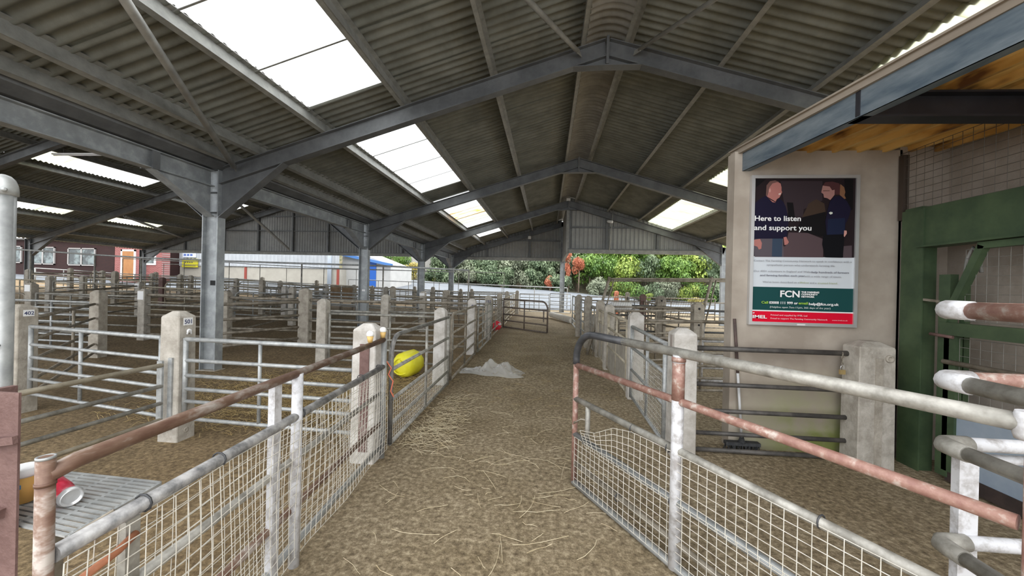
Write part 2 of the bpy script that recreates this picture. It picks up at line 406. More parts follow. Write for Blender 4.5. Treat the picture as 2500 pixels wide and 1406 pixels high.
# rooflight sheets by index: main bay and right slope, then the left bay
lights_main = {i:sky_clear for i in list(range(0,5))+list(range(6,10))+list(range(11,16))+[17,18]}
lights_main[13] = sky_rust; lights_main[14] = sky_dirty; lights_main[17] = sky_rust
lights_right = {i:sky_dirty for i in list(range(0,5))+list(range(6,10))+list(range(11,16))}
lights_l1 = {i:sky_clear for i in list(range(6,10))+list(range(11,15))+[16,17,18,19]}
lights_l1[11] = sky_dirty
lights_l2 = {i:(sky_clear if i in (11,12,13) else sky_dirty) for i in list(range(6,10))+list(range(11,15))+[16,17,18]}
lights_l2[17] = sky_clear
for i in range(NS):
    y = sheet_y(i)
    if i == 0: pass
    # main bay left slope
    roof_sheet(ceil_m, XR-.30, -2.48, y, fibre); 
    if i in lights_main: roof_sheet(ceil_m, -2.40, -3.68, y, lights_main[i], 'rooflight_sheet', -.012)
    else: roof_sheet(ceil_m, -2.40, -3.68, y, fibre, lift=-.012)
    roof_sheet(ceil_m, -3.60, XV+.22, y, fibre, lift=-.024)
    if i in lights_main and i+1 in lights_main:
        yj = sheet_y(i)+PW/2; obj('lap_strip', MB().bar((-2.40,yj,ztop(-2.40)+PUR-.01),(-3.66,yj,ztop(-3.66)+PUR-.01), .022, .006, side=(0,1,0)), purl, ceil_m)
    # right slope (ends one bay earlier)
    if y < 16.4:
        roof_sheet(ceil_m, XR+.30, 4.17, y, fibre)
        if i in lights_right: roof_sheet(ceil_m, 4.10, 5.25, y, lights_right[i], 'rooflight_sheet', -.012)
        else: roof_sheet(ceil_m, 4.10, 5.25, y, fibre, lift=-.012)
        roof_sheet(ceil_m, 5.17, XE+.45, y, fibre, lift=-.024)
    # left bay
    roof_sheet(ceil_l, XLR+.28, XV-.22, y, fibre)
    roof_sheet(ceil_l, XLR-.28, -17.3, y, fibre)
    roof_sheet(ceil_l, -17.22, -18.35, y, lights_l1.get(i, fibre), 'rooflight_sheet' if i in lights_l1 else 'roof_sheet', -.012)
    roof_sheet(ceil_l, -18.27, -21.55, y, fibre, lift=-.024)
    roof_sheet(ceil_l, -21.47, -22.42, y, lights_l2.get(i, fibre), 'rooflight_sheet' if i in lights_l2 else 'roof_sheet', -.036)
    roof_sheet(ceil_l, -22.34, XL-.35, y, fibre, lift=-.048)
    # ridge caps: arched corrugated pieces
    for xr, par in ((XR, ceil_m), (XLR, ceil_l)):
        if par is ceil_m and y > 16.4:
            pass
        key = ('ridge', xr)
        if key not in SHEETS:
            b = MB(); n = NC*6; na = 8; hw = PW/2+.02; vs = []
            zb = (ZR if xr == XR else ZLR)+PUR+.055
            for a in range(na+1):
                u = -.42 + .84*a/na
                for k in range(n+1):
                    v = -hw+2*hw*k/n
                    zz = zb - SL*abs(u) if abs(u) > .30 else zb - SL*.30 + .10*(1-(u/.30)**2)*.9
                    vs.append((xr+u, v, zz + .024*math.sin(2*PI*k/6)))
            b.add(vs, [(a*(n+1)+k, a*(n+1)+k+1, (a+1)*(n+1)+k+1, (a+1)*(n+1)+k) for a in range(na) for k in range(n)], True)
            me = b.mesh('ridge_cap'); me.materials.append(fibre if xr != XR else mat('ridge_cap_sheet', (.26,.25,.225), (.36,.345,.315), 3, .85)); SHEETS[key] = me
        o = bpy.data.objects.new('ridge_cap', SHEETS[key]); COL.objects.link(o); o.parent = par; o.location = (0, y, 0)
def purlin(par, x, y0, y1, s):
    zt = ztop(x)+PUR/2; up = UPN(s); side = Vector((1,0,s*SL)).normalized()
    b = MB(); p, q = Vector((x,y0,zt)), Vector((x,y1,zt))
    b.bar(p, q, .012, PUR, side=side); b.bar(p, q, .065, .010, side=side, off=(.03,PUR/2-.005)); b.bar(p, q, .065, .010, side=side, off=(-.03,-PUR/2+.005))
    obj('purlin', b, purl, par)
YA = FR[0]-.35
for x in (XR-.36, -.914, -2.324, -3.63, -4.75, -5.2): purlin(ceil_m, x, YA, FR[4]+.1, 1)
for x in (XR+.33, 2.47, 3.74, 5.15, 6.5): purlin(ceil_m, x, YA, FR[3]+.1, -1)
for x in (XLR-.4, -17.1, -18.5, -20.0, -21.4, -22.6, -24.2, -25.2): purlin(ceil_l, x, YA, FR[4]+.1, 1)
for x in (XLR+.4, -13.5, -11.5, -9.5, -7.5, -6.0): purlin(ceil_l, x, YA, FR[4]+.1, -1)
# wind bracing tubes of the near bay and the left bay
tube_m = mat('brace_tube', (.30,.30,.285), (.42,.42,.40), 5, .5, .3)
br = 'tubular roof braces'
def brace(p, q, lab, r=.035):
    obj('brace_tube', MB().tube([p,q], r, 10), tube_m, label=lab, cat='brace', group=br, at_loc=tuple(p)) if False else None
    p, q = Vector(p), Vector(q); t = thing('brace_tube', lab, 'brace', p, br)
    d = (q-p).normalized()
    obj('tube', MB().tube([p+d*.12, q-d*.12], r, 10), tube_m, t)
    for e, s in ((p,1),(q,-1)):
        obj('flattened_end', MB().bar(e, e+d*s*.16, .012, .075, side=(0,1,0)), tube_m, t)
brace((-5.15,5.78,ztop(-5.15)-.12), (-2.35,.6,ztop(-2.35)-.12), 'pale tubular brace rising from the column head beside post 501', .042)
brace((.42,5.78,ztop(.42)-.12), (-2.2,.6,ztop(-2.2)-.12), 'tubular brace running from the nearest ridge joint over the white rooflight')
brace((1.2,5.78,ztop(1.2)-.12), (3.75,.6,ztop(3.75)-.12), 'tubular brace running from the nearest ridge joint toward the timber-edged canopy', .03)
brace((XLR,FR[3]+.1,ztop(XLR)-.4), (XLR,FR[4]-.15,3.45), 'pale tubular brace slanting down to the left gable mid post', .07)
brace((-20.4,FR[3]+.1,ztop(-20.4)-.32), (-22.5,FR[4]-.15,4.1), 'thin tubular brace low under the left bay eaves', .06)
brace((-12.0,FR[0]+.1,ztop(-12)-.3), (-12.0,FR[1]-.15,ztop(-12)-.34), 'tubular tie between left bay rafters', .03) if False else None
# fluorescent tube
a, b_ = at(128,378,y=11.3), at(264,378,y=11.3)
t = thing('strip_light', 'pale fluorescent strip light hung under the left bay roof', 'light', (a+b_)/2)
obj('batten', MB().bar(a,b_,.06,.05,off=(0,.03)), whitep, t); obj('tube', MB().tube([a+Vector((.05,0,-.015)),b_-Vector((.05,0,.015))], .018, 8), whitep, t)
zz = ztop((a.x+b_.x)/2)+.1
for e in (.2,.8):
    p = a.lerp(b_, e); obj('hanger', MB().tube([p+Vector((0,0,.05)), (p.x,p.y,ztop(p.x)+.12)], .006, 5), steel, t)

# ------------------------------------------------------------------ clad gables
def cladding(par, x0, x1, y, zb, dx=1.0):
    n = max(1, round(abs(x1-x0)/dx)); w = (x1-x0)/n
    for i in range(n):
        a = x0+w*i; b = MB(); k = 24; vs = []
        for j in range(k+1):
            x = a+w*j/k; off = .018 if (j//2)%2 else -.018
            if abs(x-XV)<1e-3: zt = ztop(XV)
            else: zt = ztop(x)
            vs += [(x, y+off, zb), (x, y+off, max(zb+.02, zt+.19))]
        b.add(vs, [(2*j, 2*j+2, 2*j+3, 2*j+1) for j in range(k)])
        obj('cladding_sheet', b, clad, par)
gl = struct('wall_far_left', 'grey clad gable end of the left bay')
cladding(gl, XL, XV-.02, FR[4]+.22, 3.18)
gm = struct('wall_far', 'grey clad gable end over the far side of the main bay')
cladding(gm, XV+.02, XR-.1, FR[4]+.22, 3.06)
gr = struct('wall_far_right', 'grey clad gable end on the right of the main bay with return wall')
cladding(gr, XR, XE, FR[3]+.22, 3.04)
def gable_steel(par, x0, x1, y, zb, xs, rails, beam=True):
    if beam: obj('bottom_rail', MB().bar((x0,y,zb+.07),(x1,y,zb+.07), .10, .16), purl, par)
    obj('bottom_rail', MB().bar((x0,y-.06,zb+.17),(x1,y-.06,zb+.17), .05, .03), steel, par)
    for x in xs:
        obj('stanchion', MB().bar((x,y+.08,zb),(x,y+.08,ztop(x)-.2), .09, .12, side=(1,0,0)), steel, par)
    for (a, b, z) in rails: obj('sheeting_rail', MB().bar((a,y+.1,z),(b,y+.1,z), .06, .06), steel, par)
gable_steel(gl, XL, XV, FR[4]+.05, 3.18, (-22.6,-20.0,-17.7,XLR,-13.2,-10.9,-8.6), [(-20.3,-10.6,4.62),(-17.6,-13.3,5.5)])
gable_steel(gm, XV, XR, FR[4]+.05, 3.06, (-3.5,-1.05), [(-2.5,XR,4.2)])
gable_steel(gr, XR, XE-.6, FR[3]+.05, 3.04, (XR+.06,2.45,4.55), [(XR,3.9,4.15)])
# return wall under the ridge between the two gables
b = MB(); vs = []; k = 60
for j in range(k+1):
    y = FR[3]+.2 + (S)*j/k; off = .018 if (j//2)%2 else -.018
    vs += [(XR+off, y, 3.06), (XR+off, y, ZR+.16)]
b.add(vs, [(2*j, 2*j+2, 2*j+3, 2*j+1) for j in range(k)]); obj('return_cladding', b, clad, gr)
obj('return_beam', MB().bar((XR,FR[3],3.10),(XR,FR[4],3.10), .12, .2), purl, gr)
obj('return_post', MB().box(XR-.07,XR+.05,FR[3]+.02,FR[3]+.14,3.04,ZR-.3), purl, gr)
# lights / cameras fixed on the gable
p = at(1490,541,y=FR[3]-.15); t = thing('security_camera', 'white security camera on a thin pole before the right gable', 'camera', p)
obj('pole', MB().tube([at(1497,512,y=FR[3]-.1), at(1487,612,y=FR[3]-.1)], .02, 6), tube_m, t)
obj('body', MB().lathe(p, [(.05,-.14),(.06,-.12),(.06,.1),(.04,.12)], 10, (.6,-.6,-.2)), whitep, t)
p = at(1293,580,y=FR[4]-.15); t = thing('junction_box', 'small white junction box on a gable stanchion', 'box', p)
obj('case', MB().box(p.x-.08,p.x+.08,p.y-.05,p.y+.04,p.z-.08,p.z+.08), whitep, t); obj('conduit', MB().tube([p+Vector((0,0,.08)), p+Vector((0,.1,.35))], .02, 6), tube_m, t); obj('lid', MB().box(p.x-.06,p.x+.06,p.y-.06,p.y-.05,p.z-.06,p.z+.06), whitep, t)
p = at(1388,487,y=FR[3]-.1); t = thing('floodlight', 'small bright floodlight under the ridge above the right gable', 'light', p)
obj('case', MB().box(p.x-.09,p.x+.09,p.y,p.y+.08,p.z-.06,p.z+.06), alu, t); obj('lens', MB().box(p.x-.07,p.x+.07,p.y-.01,p.y,p.z-.045,p.z+.045), whitep, t)

# ================================================================== POSTER WALL AND CANOPY ON THE RIGHT
moss = moss_wall_material()
WY = 3.85
wall = struct('wall_right', 'beige rendered wall with green algae at its foot')
obj('wall_slab', MB().box(1.775, 3.26, WY, WY+.14, -.1, 2.865), moss, wall)
obj('wall_slab', MB().box(3.20, 3.34, WY-.02, 9.0, -.1, 2.82), render_m, wall) if False else None
fr = thing('poster_frame', 'framed charity poster of a man and a woman talking, on the beige wall', 'poster', (2.395, WY-.001, 1.91))
px0, px1, pz0, pz1 = 1.917, 2.872, 1.202, 2.625; py = WY-.03
obj('backing', MB().box(px0+.01,px1-.01,py+.004,WY-.001,pz0+.01,pz1-.01), whitep, fr)
fw = .03
for nm, b in (('frame_side', (px0,px0+fw,pz0,pz1)), ('frame_side', (px1-fw,px1,pz0,pz1)), ('frame_edge', (px0+fw,px1-fw,pz1-fw,pz1)), ('frame_edge', (px0+fw,px1-fw,pz0,pz0+fw))):
    obj(nm, MB().box(b[0],b[1],py-.012,WY-.001,b[2],b[3]), alu, fr)
def flat(name, c):
    m = mat('print_'+name, c, None, rough=.7); m.node_tree.nodes['Principled BSDF'].inputs['Specular IOR Level'].default_value = .12; return m
LAY = [0]
def PP(cx, cy, crop=(1820,425,6.54)):
    p = at(crop[0]+cx/crop[2], crop[1]+cy/crop[2], y=py); return p.x, p.z
def shape(pts, m, name='print', crop=(1820,425,6.54), raw=None):
    LAY[0] += 1; yy = py+.003-.00025*LAY[0]
    q = raw if raw else [PP(*p, crop) for p in pts]
    o = obj(name, MB().add([(x,yy,z) for x,z in q], [tuple(range(len(q)))]), m, fr); return o
ix0, ix1 = px0+fw, px1-fw
zi = PP(900,1322)[1]; zg = PP(1000,640,(1820,620,7.81))[1]; zw = PP(1000,1085,(1820,620,7.81))[1]; zr = PP(1000,1108,(1820,620,7.81))[1]
rect = lambda x0,x1,z0,z1: [(x0,z0),(x1,z0),(x1,z1),(x0,z1)]
shape(None, flat('dark', (.020,.013,.015)), 'photo_background', raw=rect(ix0,ix1,zi,pz1-fw))
shape(None, flat('pale', (.62,.66,.70)), 'text_panel', raw=rect(ix0,ix1,zg,zi))
shape(None, flat('fcngreen', (.012,.065,.065)), 'green_panel', raw=rect(ix0,ix1,zw,zg))
shape(None, whitep, 'white_line', raw=rect(ix0,ix1,zr,zw))
shape(None, flat('red', (.66,.005,.03)), 'red_panel', raw=rect(ix0,ix1,pz0+fw,zr))
# the photograph: barn wall, floor, two people in dark clothes facing each other
shape([(560,110),(1230,110),(1230,420),(930,560),(920,680),(790,690),(640,600)], flat('barnwall', (.040,.028,.033)))
shape([(690,930),(1000,940),(1250,1040),(1240,1330),(150,1320),(150,1200),(640,1150)], flat('barnfloor', (.090,.060,.066)))
shape([(1560,1150),(1700,1140),(1700,1335),(1560,1335)], flat('barnfloor2', (.085,.062,.07)))
shape([(950,600),(1010,470),(1130,400),(1260,470),(1280,600),(900,690)], flat('haycart', (.055,.035,.025)))
shape([(1580,80),(1725,80),(1715,560),(1640,600),(1600,400),(1590,250)], flat('black2', (.008,.007,.008)))
shape([(110,80),(330,80),(110,260)], flat('black2', (.008,.007,.008)))
shape([(660,450),(760,455),(790,690),(690,700)], flat('black2', (.008,.007,.008)))
shape([(920,690),(1280,600),(1300,960),(1200,1000),(1000,940),(820,880)], flat('black2', (.008,.007,.008)))
skin = flat('skin', (.42,.17,.15)); skin2 = flat('skin2', (.36,.185,.165)); navy = flat('navy', (.012,.010,.028)); hair = flat('hair', (.16,.085,.075)); jeans = flat('jeans', (.04,.06,.095)); jeans2 = flat('jeansgrey', (.10,.085,.10))
# man
shape([(150,1030),(230,960),(600,1000),(610,1320),(140,1310),(135,1150)], jeans2); shape([(430,1030),(590,1030),(580,1320),(420,1316)], jeans)
shape([(330,350),(350,180),(420,120),(500,118),(560,150),(575,210),(575,260),(585,290),(560,340),(540,375),(500,400),(480,440),(380,380)], skin)
shape([(325,345),(335,180),(390,115),(470,100),(540,125),(500,130),(430,150),(380,215),(365,290),(350,350)], hair)
shape([(372,245),(395,225),(405,265),(392,295),(375,285)], flat('skin3', (.58,.30,.26)))
shape([(525,312),(565,300),(560,325),(530,335)], flat('teeth', (.7,.55,.5)))
shape([(100,560),(150,460),(240,390),(330,345),(400,420),(480,450),(540,390),(600,440),(640,520),(670,650),(690,740),(660,1000),(610,1030),(240,1030),(110,1035),(95,800)], navy)
shape([(330,345),(380,400),(480,455),(430,450)], skin)
shape([(130,1050),(230,1035),(260,1100),(250,1190),(210,1205),(190,1160),(160,1150),(130,1140)], skin); shape([(605,1010),(650,1000),(665,1040),(690,1085),(670,1120),(620,1135)], skin)
# woman
shape([(1240,960),(1580,960),(1560,1200),(1550,1335),(1270,1330),(1220,1120)], flat('black3', (.006,.006,.008)))
shape([(1205,295),(1230,185),(1330,170),(1420,230),(1420,330),(1350,415),(1300,385),(1250,375),(1240,320)], skin2)
shape([(1230,185),(1270,130),(1380,120),(1490,150),(1530,230),(1510,330),(1430,330),(1420,250),(1380,260),(1340,200)], flat('hairdark', (.075,.028,.03)))
shape([(1510,160),(1570,210),(1590,290),(1575,340),(1600,390),(1560,400),(1500,330)], flat('hairlight', (.22,.11,.06)))
shape([(1235,262),(1340,262),(1340,272),(1235,275)], flat('spectacles', (.12,.06,.05)))
shape([(1340,440),(1420,360),(1520,350),(1620,440),(1680,560),(1640,700),(1590,800),(1580,960),(1290,970),(1270,760),(1310,560)], navy)
shape([(1310,720),(1580,700),(1580,960),(1300,970)], flat('navyblue', (.013,.018,.045)))
shape([(1325,620),(1350,602),(1385,610),(1385,635),(1350,648)], flat('badge', (.62,.66,.58)))
shape([(1570,900),(1610,905),(1612,950),(1575,1005),(1562,990)], flat('skin3', (.58,.30,.26)))
# lettering (positions taken from the print, sizes in metres)
def line(body, cx, cy, h, m, align='LEFT', bold=.0, crop=(1820,620,7.81), fit=None, shear=0):
    x, z = PP(cx, cy, crop); LAY[0] += 1
    return text(body, h, (x, py+.0025-.00025*LAY[0]-.0006, z), m, fr, align, bold, shear=shear, fit=fit)
wht = flat('white', (.86,.86,.86)); gry = flat('grey', (.36,.37,.40)); lime = flat('lime', (.30,.52,.07)); dgr = flat('darkgrey', (.24,.25,.29)); pink = flat('palepink', (.85,.45,.5)); pgr = flat('palegreen', (.42,.47,.30))
c1 = (1820,425,6.54)
line('Here to listen', 135, 745, .068, wht, bold=.0011, crop=c1, fit=.412); line('and support you', 132, 893, .068, wht, bold=.0011, crop=c1, fit=.510)
line('Contact The Farming Community Network to speak in confidence with a', 150, 140, .024, gry, fit=.865)
line('sympathetic person who understands farming life.', 395, 222, .024, gry, fit=.605)
line('Our 400+ volunteers in England and Wales', 150, 338, .024, gry, fit=.515); line('help hundreds of farmers', 1250, 362, .024, dgr, bold=.0004, fit=.325)
line('and farming families each year', 270, 418, .024, dgr, bold=.0004, fit=.40); line('with a wide range of issues.', 1115, 440, .024, gry, fit=.325)
line("We've been described as a", 320, 545, .024, gry, fit=.325); line('lifeline', 1020, 560, .024, pgr, fit=.08); line('and a', 1215, 565, .024, gry, fit=.058); line('trusted friend.', 1365, 570, .024, pgr, fit=.175)
line('FCN', 640, 815, .085, wht, bold=.0022, fit=.172); 
LAY[0] += 1; x0_, z0_ = PP(1027,825,(1820,620,7.81)); x1_, z1_ = PP(1029,700,(1820,620,7.81)); shape(None, flat('rule', (.16,.26,.24)), raw=rect(x0_-.001,x0_+.0015,z0_,z1_))
line('THE FARMING', 1050, 742, .022, wht, bold=.0008, fit=.158); line('COMMUNITY', 1050, 784, .022, wht, bold=.0008, fit=.145); line('NETWORK', 1050, 828, .022, wht, bold=.0008, fit=.116)
line('Call', 290, 940, .032, lime, bold=.0008, fit=.060); line('03000 111 999 or', 438, 945, .032, wht, bold=.0008, fit=.255); line('email', 995, 957, .032, lime, bold=.0008, fit=.082); line('help@fcn.org.uk', 1190, 972, .032, wht, bold=.0008, fit=.262)
line('(Helpline open 7am-11pm, 365 days of the year)', 448, 1022, .023, mat('print_soft', (.62,.68,.66), None), fit=.535)
line('IMEL', 118, 1218, .042, wht, bold=.001, fit=.128); line('o', 122, 1132, .028, wht, bold=.0003, shear=.3)
line('Printed and supplied by IMEL Ltd', 462, 1172, .020, pink, bold=.0003, fit=.325); line('Proud to support The Farming Community Network', 458, 1236, .020, pink, bold=.0003, fit=.505); line('www.imel.co.uk', 1632, 1272, .017, pink, fit=.135)
x0_, z0_ = PP(968,1370,(1820,620,7.81)); shape(None, whitep, 'maker_tag', raw=None, pts=None) if False else obj('maker_tag', MB().box(x0_, x0_+.07, py-.0135, py-.012, pz0+.006, pz0+.018), whitep, fr)

# canopy: steel edge beam, cross beam, sheets, timber fascia
t = thing('canopy_edge_beam', 'blue grey steel channel beam edging the canopy over the poster wall', 'steel beam', (1.85, WY, 2.68))
d8 = Vector((.142,-1,0)).normalized(); p0 = Vector((1.85,WY-.0,2.77)); p1 = p0 + d8*3.9
b = MB(); b.bar(p0,p1,.012,.19); b.bar(p0,p1,.075,.014,off=(-.032,.088)); b.bar(p0,p1,.075,.014,off=(-.032,-.088)); obj('channel', b, bluebeam, t)
for e in (.52,1.5): q = p0+d8*e; obj('cleat', MB().bar(q, q+d8*.09, .03, .14, off=(-.02,0)), bluebeam, t)
t = thing('canopy_cross_beam', 'black painted steel beam crossing under the rusty canopy sheets', 'steel beam', (2.1, 2.76, 2.68))
obj('girder', MB().ibeam((2.02,2.74,2.76),(5.2,2.86,2.76), .17, .12, side=(0,1,0)), blackbeam, t)
obj('end_plate', MB().box(2.005,2.02,2.68,2.80,2.68,2.85), blackbeam, t)
can = struct('ceiling_canopy', 'yellow and rust coloured box profile canopy sheets')
for i in range(16):
    a = Vector((1.825+.22*i, WY+.10, 2.895)); q = a + d8*4.3
    side = Vector((-d8.y, d8.x, 0)); side = side if side.x > 0 else -side
    b = MB(); prof = [(0,0),(.140,0),(.146,-.05),(.176,-.05),(.182,0),(.218,0)]
    vs = []
    for e in (a, q):
        vs += [e + side*u + Vector((0,0,w)) for u, w in prof]
    b.add(vs, [(j, j+1, 7+j, 6+j) for j in range(5)]); obj('canopy_sheet', b, orange_sheet, can)
f0 = Vector((1.80,WY+.12,2.868)); f1 = f0 + Vector((.158,-1,0)).normalized()*4.3
tr = obj('trim_1', MB().bar(f0,f1,.03,.045).bar(f0+Vector((-.012,0,.028)),f1+Vector((-.012,0,.028)),.045,.014), timber, kind='structure', label='weathered timber fascia along the canopy')

# green framed opening in the side wall (plane x = 3.24)
GX = 3.24
wg = struct('wall_green', 'green painted steel frame with mesh and panels in the right side wall')
obj('jamb', MB().box(GX-.02,GX+.10,3.60,3.76,-.05,2.29), green, wg)
obj('jamb_flange', MB().box(GX-.03,GX-.02,3.58,3.78,-.05,2.27), green, wg)
obj('lintel', MB().box(GX-.02,GX+.10,-.5,3.62,1.945,2.275), green, wg)
obj('lintel_flange', MB().box(GX-.05,GX+.10,-.5,3.62,1.93,1.945), green, wg)
ws = struct('wall_side', 'rendered wall behind the green frame')
obj('side_wall', MB().box(GX+.42,GX+.52,-.8,WY+.14,-.1,2.9), render_m, ws)
obj('end_wall', MB().box(GX+.0,GX+.5,WY+.0,WY+.13,-.1,2.9), render_m, ws)
obj('head_post', MB().box(GX-.02,GX+.03,WY-.06,WY-.015,2.2,2.8), mat('dark_brown_steel', (.05,.035,.025), None), wg)
def mesh_wires(name, parent, m, P, nu, nv, du, dv, r=.0022, sag=None):
    """welded mesh in the parallelogram P + u*du + v*dv as one part"""
    b = MB(); P, du, dv = Vector(P), Vector(du), Vector(dv)
    for i in range(nu+1):
        p, q = P+du*(i/nu), P+du*(i/nu)+dv
        pts = [p.lerp(q, k/4) for k in range(5)] if sag else [p, q]
        if sag: pts = [sag(x) for x in pts]
        b.tube(pts, r, 4, False)
    for j in range(nv+1):
        p, q = P+dv*(j/nv), P+dv*(j/nv)+du
        pts = [p.lerp(q, k/12) for k in range(13)] if sag else [p, q]
        if sag: pts = [sag(x) for x in pts]
        b.tube(pts, r, 4, False)
    return obj(name, b, m, parent, kind='stuff')
mesh_wires('wire_mesh', wg, wired, (GX,3.84,2.28), 56, 9, (0,-4.2,0), (0,0,.54), .0025)
# the green gate inside the frame
t = thing('green_yard_gate', 'green steel gate with wire mesh and blue sheet inside the green frame', 'gate', (GX+.02,3.44,.05))
gx = GX+.03
obj('post', MB().box(gx-.03,gx+.03,3.38,3.47,.05,1.69), green, t)
obj('post', MB().box(gx+.06,gx+.10,3.36,3.40,.05,1.66), green, t)
obj('diagonal_bar', MB().bar((gx-.02,3.42,1.30),(gx-.02,3.16,1.90), .05, .05, side=(1,0,0)), green, t)
obj('top_bar', MB().bar((gx-.02,3.18,1.90),(gx-.02,.4,1.90), .05, .05), green, t)
obj('middle_bar', MB().box(gx-.05,gx+.01,.4,3.44,1.20,1.30), green, t)
obj('stile', MB().box(gx-.03,gx+.02,3.33,3.42,.1,1.2), green, t)
obj('bottom_tube', MB().tube([(gx-.03,3.42,.98),(gx-.03,.4,.98)], .02, 8), brown, t)
mesh_wires('wire_mesh', t, mat('dull_wire', (.20,.19,.17), None), (gx,3.3,1.32), 40, 8, (0,-2.9,0), (0,0,.56), .002)
mesh_wires('wire_mesh', t, MATS['dull_wire'], (gx,3.33,.62), 40, 8, (0,-2.9,0), (0,0,.56), .002)
obj('blue_sheet', MB().box(gx-.01,gx+.005,.4,3.38,.12,.585), mat('pale_blue_sheet', (.26,.32,.40), (.34,.40,.47), 3, .5), t, label='pale blue grey sheet panel')
obj('kick_board', MB().box(gx-.02,gx+.02,.4,3.4,.02,.12), mat('dark_board', (.03,.02,.018), (.06,.04,.035), 6), t)
obj('latch', MB().tube([(gx-.06,3.50,1.195),(gx-.04,3.34,1.185)], .014, 6), maroon, t)
obj('bolt', MB().bar((gx-.04,3.58,1.48),(gx-.04,3.46,1.47), .02, .02), brown, t)
obj('hose_loop', MB().tube([(gx+.05,3.36,1.66),(gx+.05,3.34,1.82),(gx+.05,3.30,1.9),(gx+.05,3.26,1.84),(gx+.05,3.24,1.7)], .012, 6), tube_m, t)

# ================================================================== POSTS
def post(x, y, ztop_=None, lab=None, w=.17, d=.15, m=None, cap=None, group=None, plate=None, holes=0, recess=None, plate_white=None, rot=0.):
    g = gz(x,y); zt = ztop_ if ztop_ else g+1.2
    zt = min(max(zt, g+1.02), g+1.5)
    t = thing('concrete_post', lab, 'post', (x,y,g), group)
    m = m or conc
    b = MB(); c = .007; zs = zt-.045
    def ring(hw, hd, z):
        return [(x-hw+c,y-hd,z),(x+hw-c,y-hd,z),(x+hw,y-hd+c,z),(x+hw,y+hd-c,z),(x+hw-c,y+hd,z),(x-hw+c,y+hd,z),(x-hw,y+hd-c,z),(x-hw,y-hd+c,z)]
    rings = [ring(w/2+.006,d/2+.006,g-.05), ring(w/2,d/2,zs-.012), ring(w/2-.005,d/2-.005,zs), ring(w*.2,d*.2,zt)]
    vs = [v for r in rings for v in r]
    b.add(vs, [(k*8+i, k*8+(i+1)%8, k*8+8+(i+1)%8, k*8+8+i) for k in range(3) for i in range(8)] + [tuple(24+i for i in range(8))])
    obj('shaft', b, m, t)
    if recess:                      # groove running down the right hand face
        obj('groove', MB().box(x+w/2-.004,x+w/2+.004,y-.03,y+.035,g+.02,zs-.32), conc2, t)
    for k in range(holes):
        z = zs-.35-.24*k
        if z < g+.05: break
        obj('bolt_hole', MB().lathe((x+w/2+.004,y-.0,z), [(.024,-.004),(.024,.004),(.014,.005),(.012,-.002)], 12, (1,0,0)), conc2, t)
    if plate_white:
        obj('white_label', MB().box(x-w/2-.003,x+w/2-.02,y-d/2-.006,y-d/2,zs-plate_white-.01,zs-.01), whitep, t)
    if plate:
        obj('number_plate', MB().box(x+w/2+.001,x+w/2+.005,y-.045,y+.045,zs-.085,zs-.015), whitep, t)
        text(plate, .055, (x+w/2+.006,y-.04,zs-.07), mat('number_ink', (.05,.06,.14), None), t, 'LEFT', .0008, (PI/2,0,PI/2), 'number')
    return t
P501 = post(-3.46, 3.27, 1.205, 'pale concrete post with the number plate 501', .19, .17, conc, plate='501', holes=4, recess=True)
p = (-3.46+.1, 3.27, 1.02)
obj('clip', MB().lathe(p, [(.02,0),(.022,.008),(.01,.012)], 8, (1,0,0)).tube([(p[0]+.01,p[1]-.02,p[2]-.03),(p[0]+.012,p[1]-.012,p[2]+.01),(p[0]+.012,p[1]+.012,p[2]+.01),(p[0]+.01,p[1]+.02,p[2]-.03)], .008, 6), whitep, P501)
C402 = post(-5.78, 3.66, 1.19, 'grey mossy concrete post with a small blue number plate, left of post 501', .19, .17, conc2, plate='402')
CONE = post(-1.515, 3.12, 1.165, 'whitewashed concrete post beside the two small cups, red strip on its face', .20, .17, concw)
g = -1.515
obj('red_strip', MB().box(g-.03,g+.05,3.12-.095,3.12-.085,.1,1.0), maroon, CONE, label='faded red vertical strip')
PR = post(1.25, 3.63, 1.165, 'whitewashed concrete post at the end of the alley rails, facing the open mesh gate', .20, .19, concw)
obj('number_plate', MB().box(1.25-.106,1.25-.098,3.59,3.64,.98,1.10), mat('aged_plate', (.30,.26,.23), None), PR)
PR2 = post(2.86, 3.66, 1.10, 'grey concrete post with a rough drilled hole beside the green jamb', .29, .2, conc)
obj('groove', MB().box(2.84,2.90,3.552,3.562,.0,.96), conc2, PR2)
obj('bolt_hole', MB().lathe((2.95,3.555,.96), [(.035,-.01),(.03,.01),(.02,.012),(.018,-.004)], 10, (0,-1,0)), conc2, PR2)
obj('bolt_hole', MB().lathe((2.95,3.555,.60), [(.02,-.01),(.02,.01),(.012,.012),(.01,-.004)], 10, (0,-1,0)), conc2, PR2)
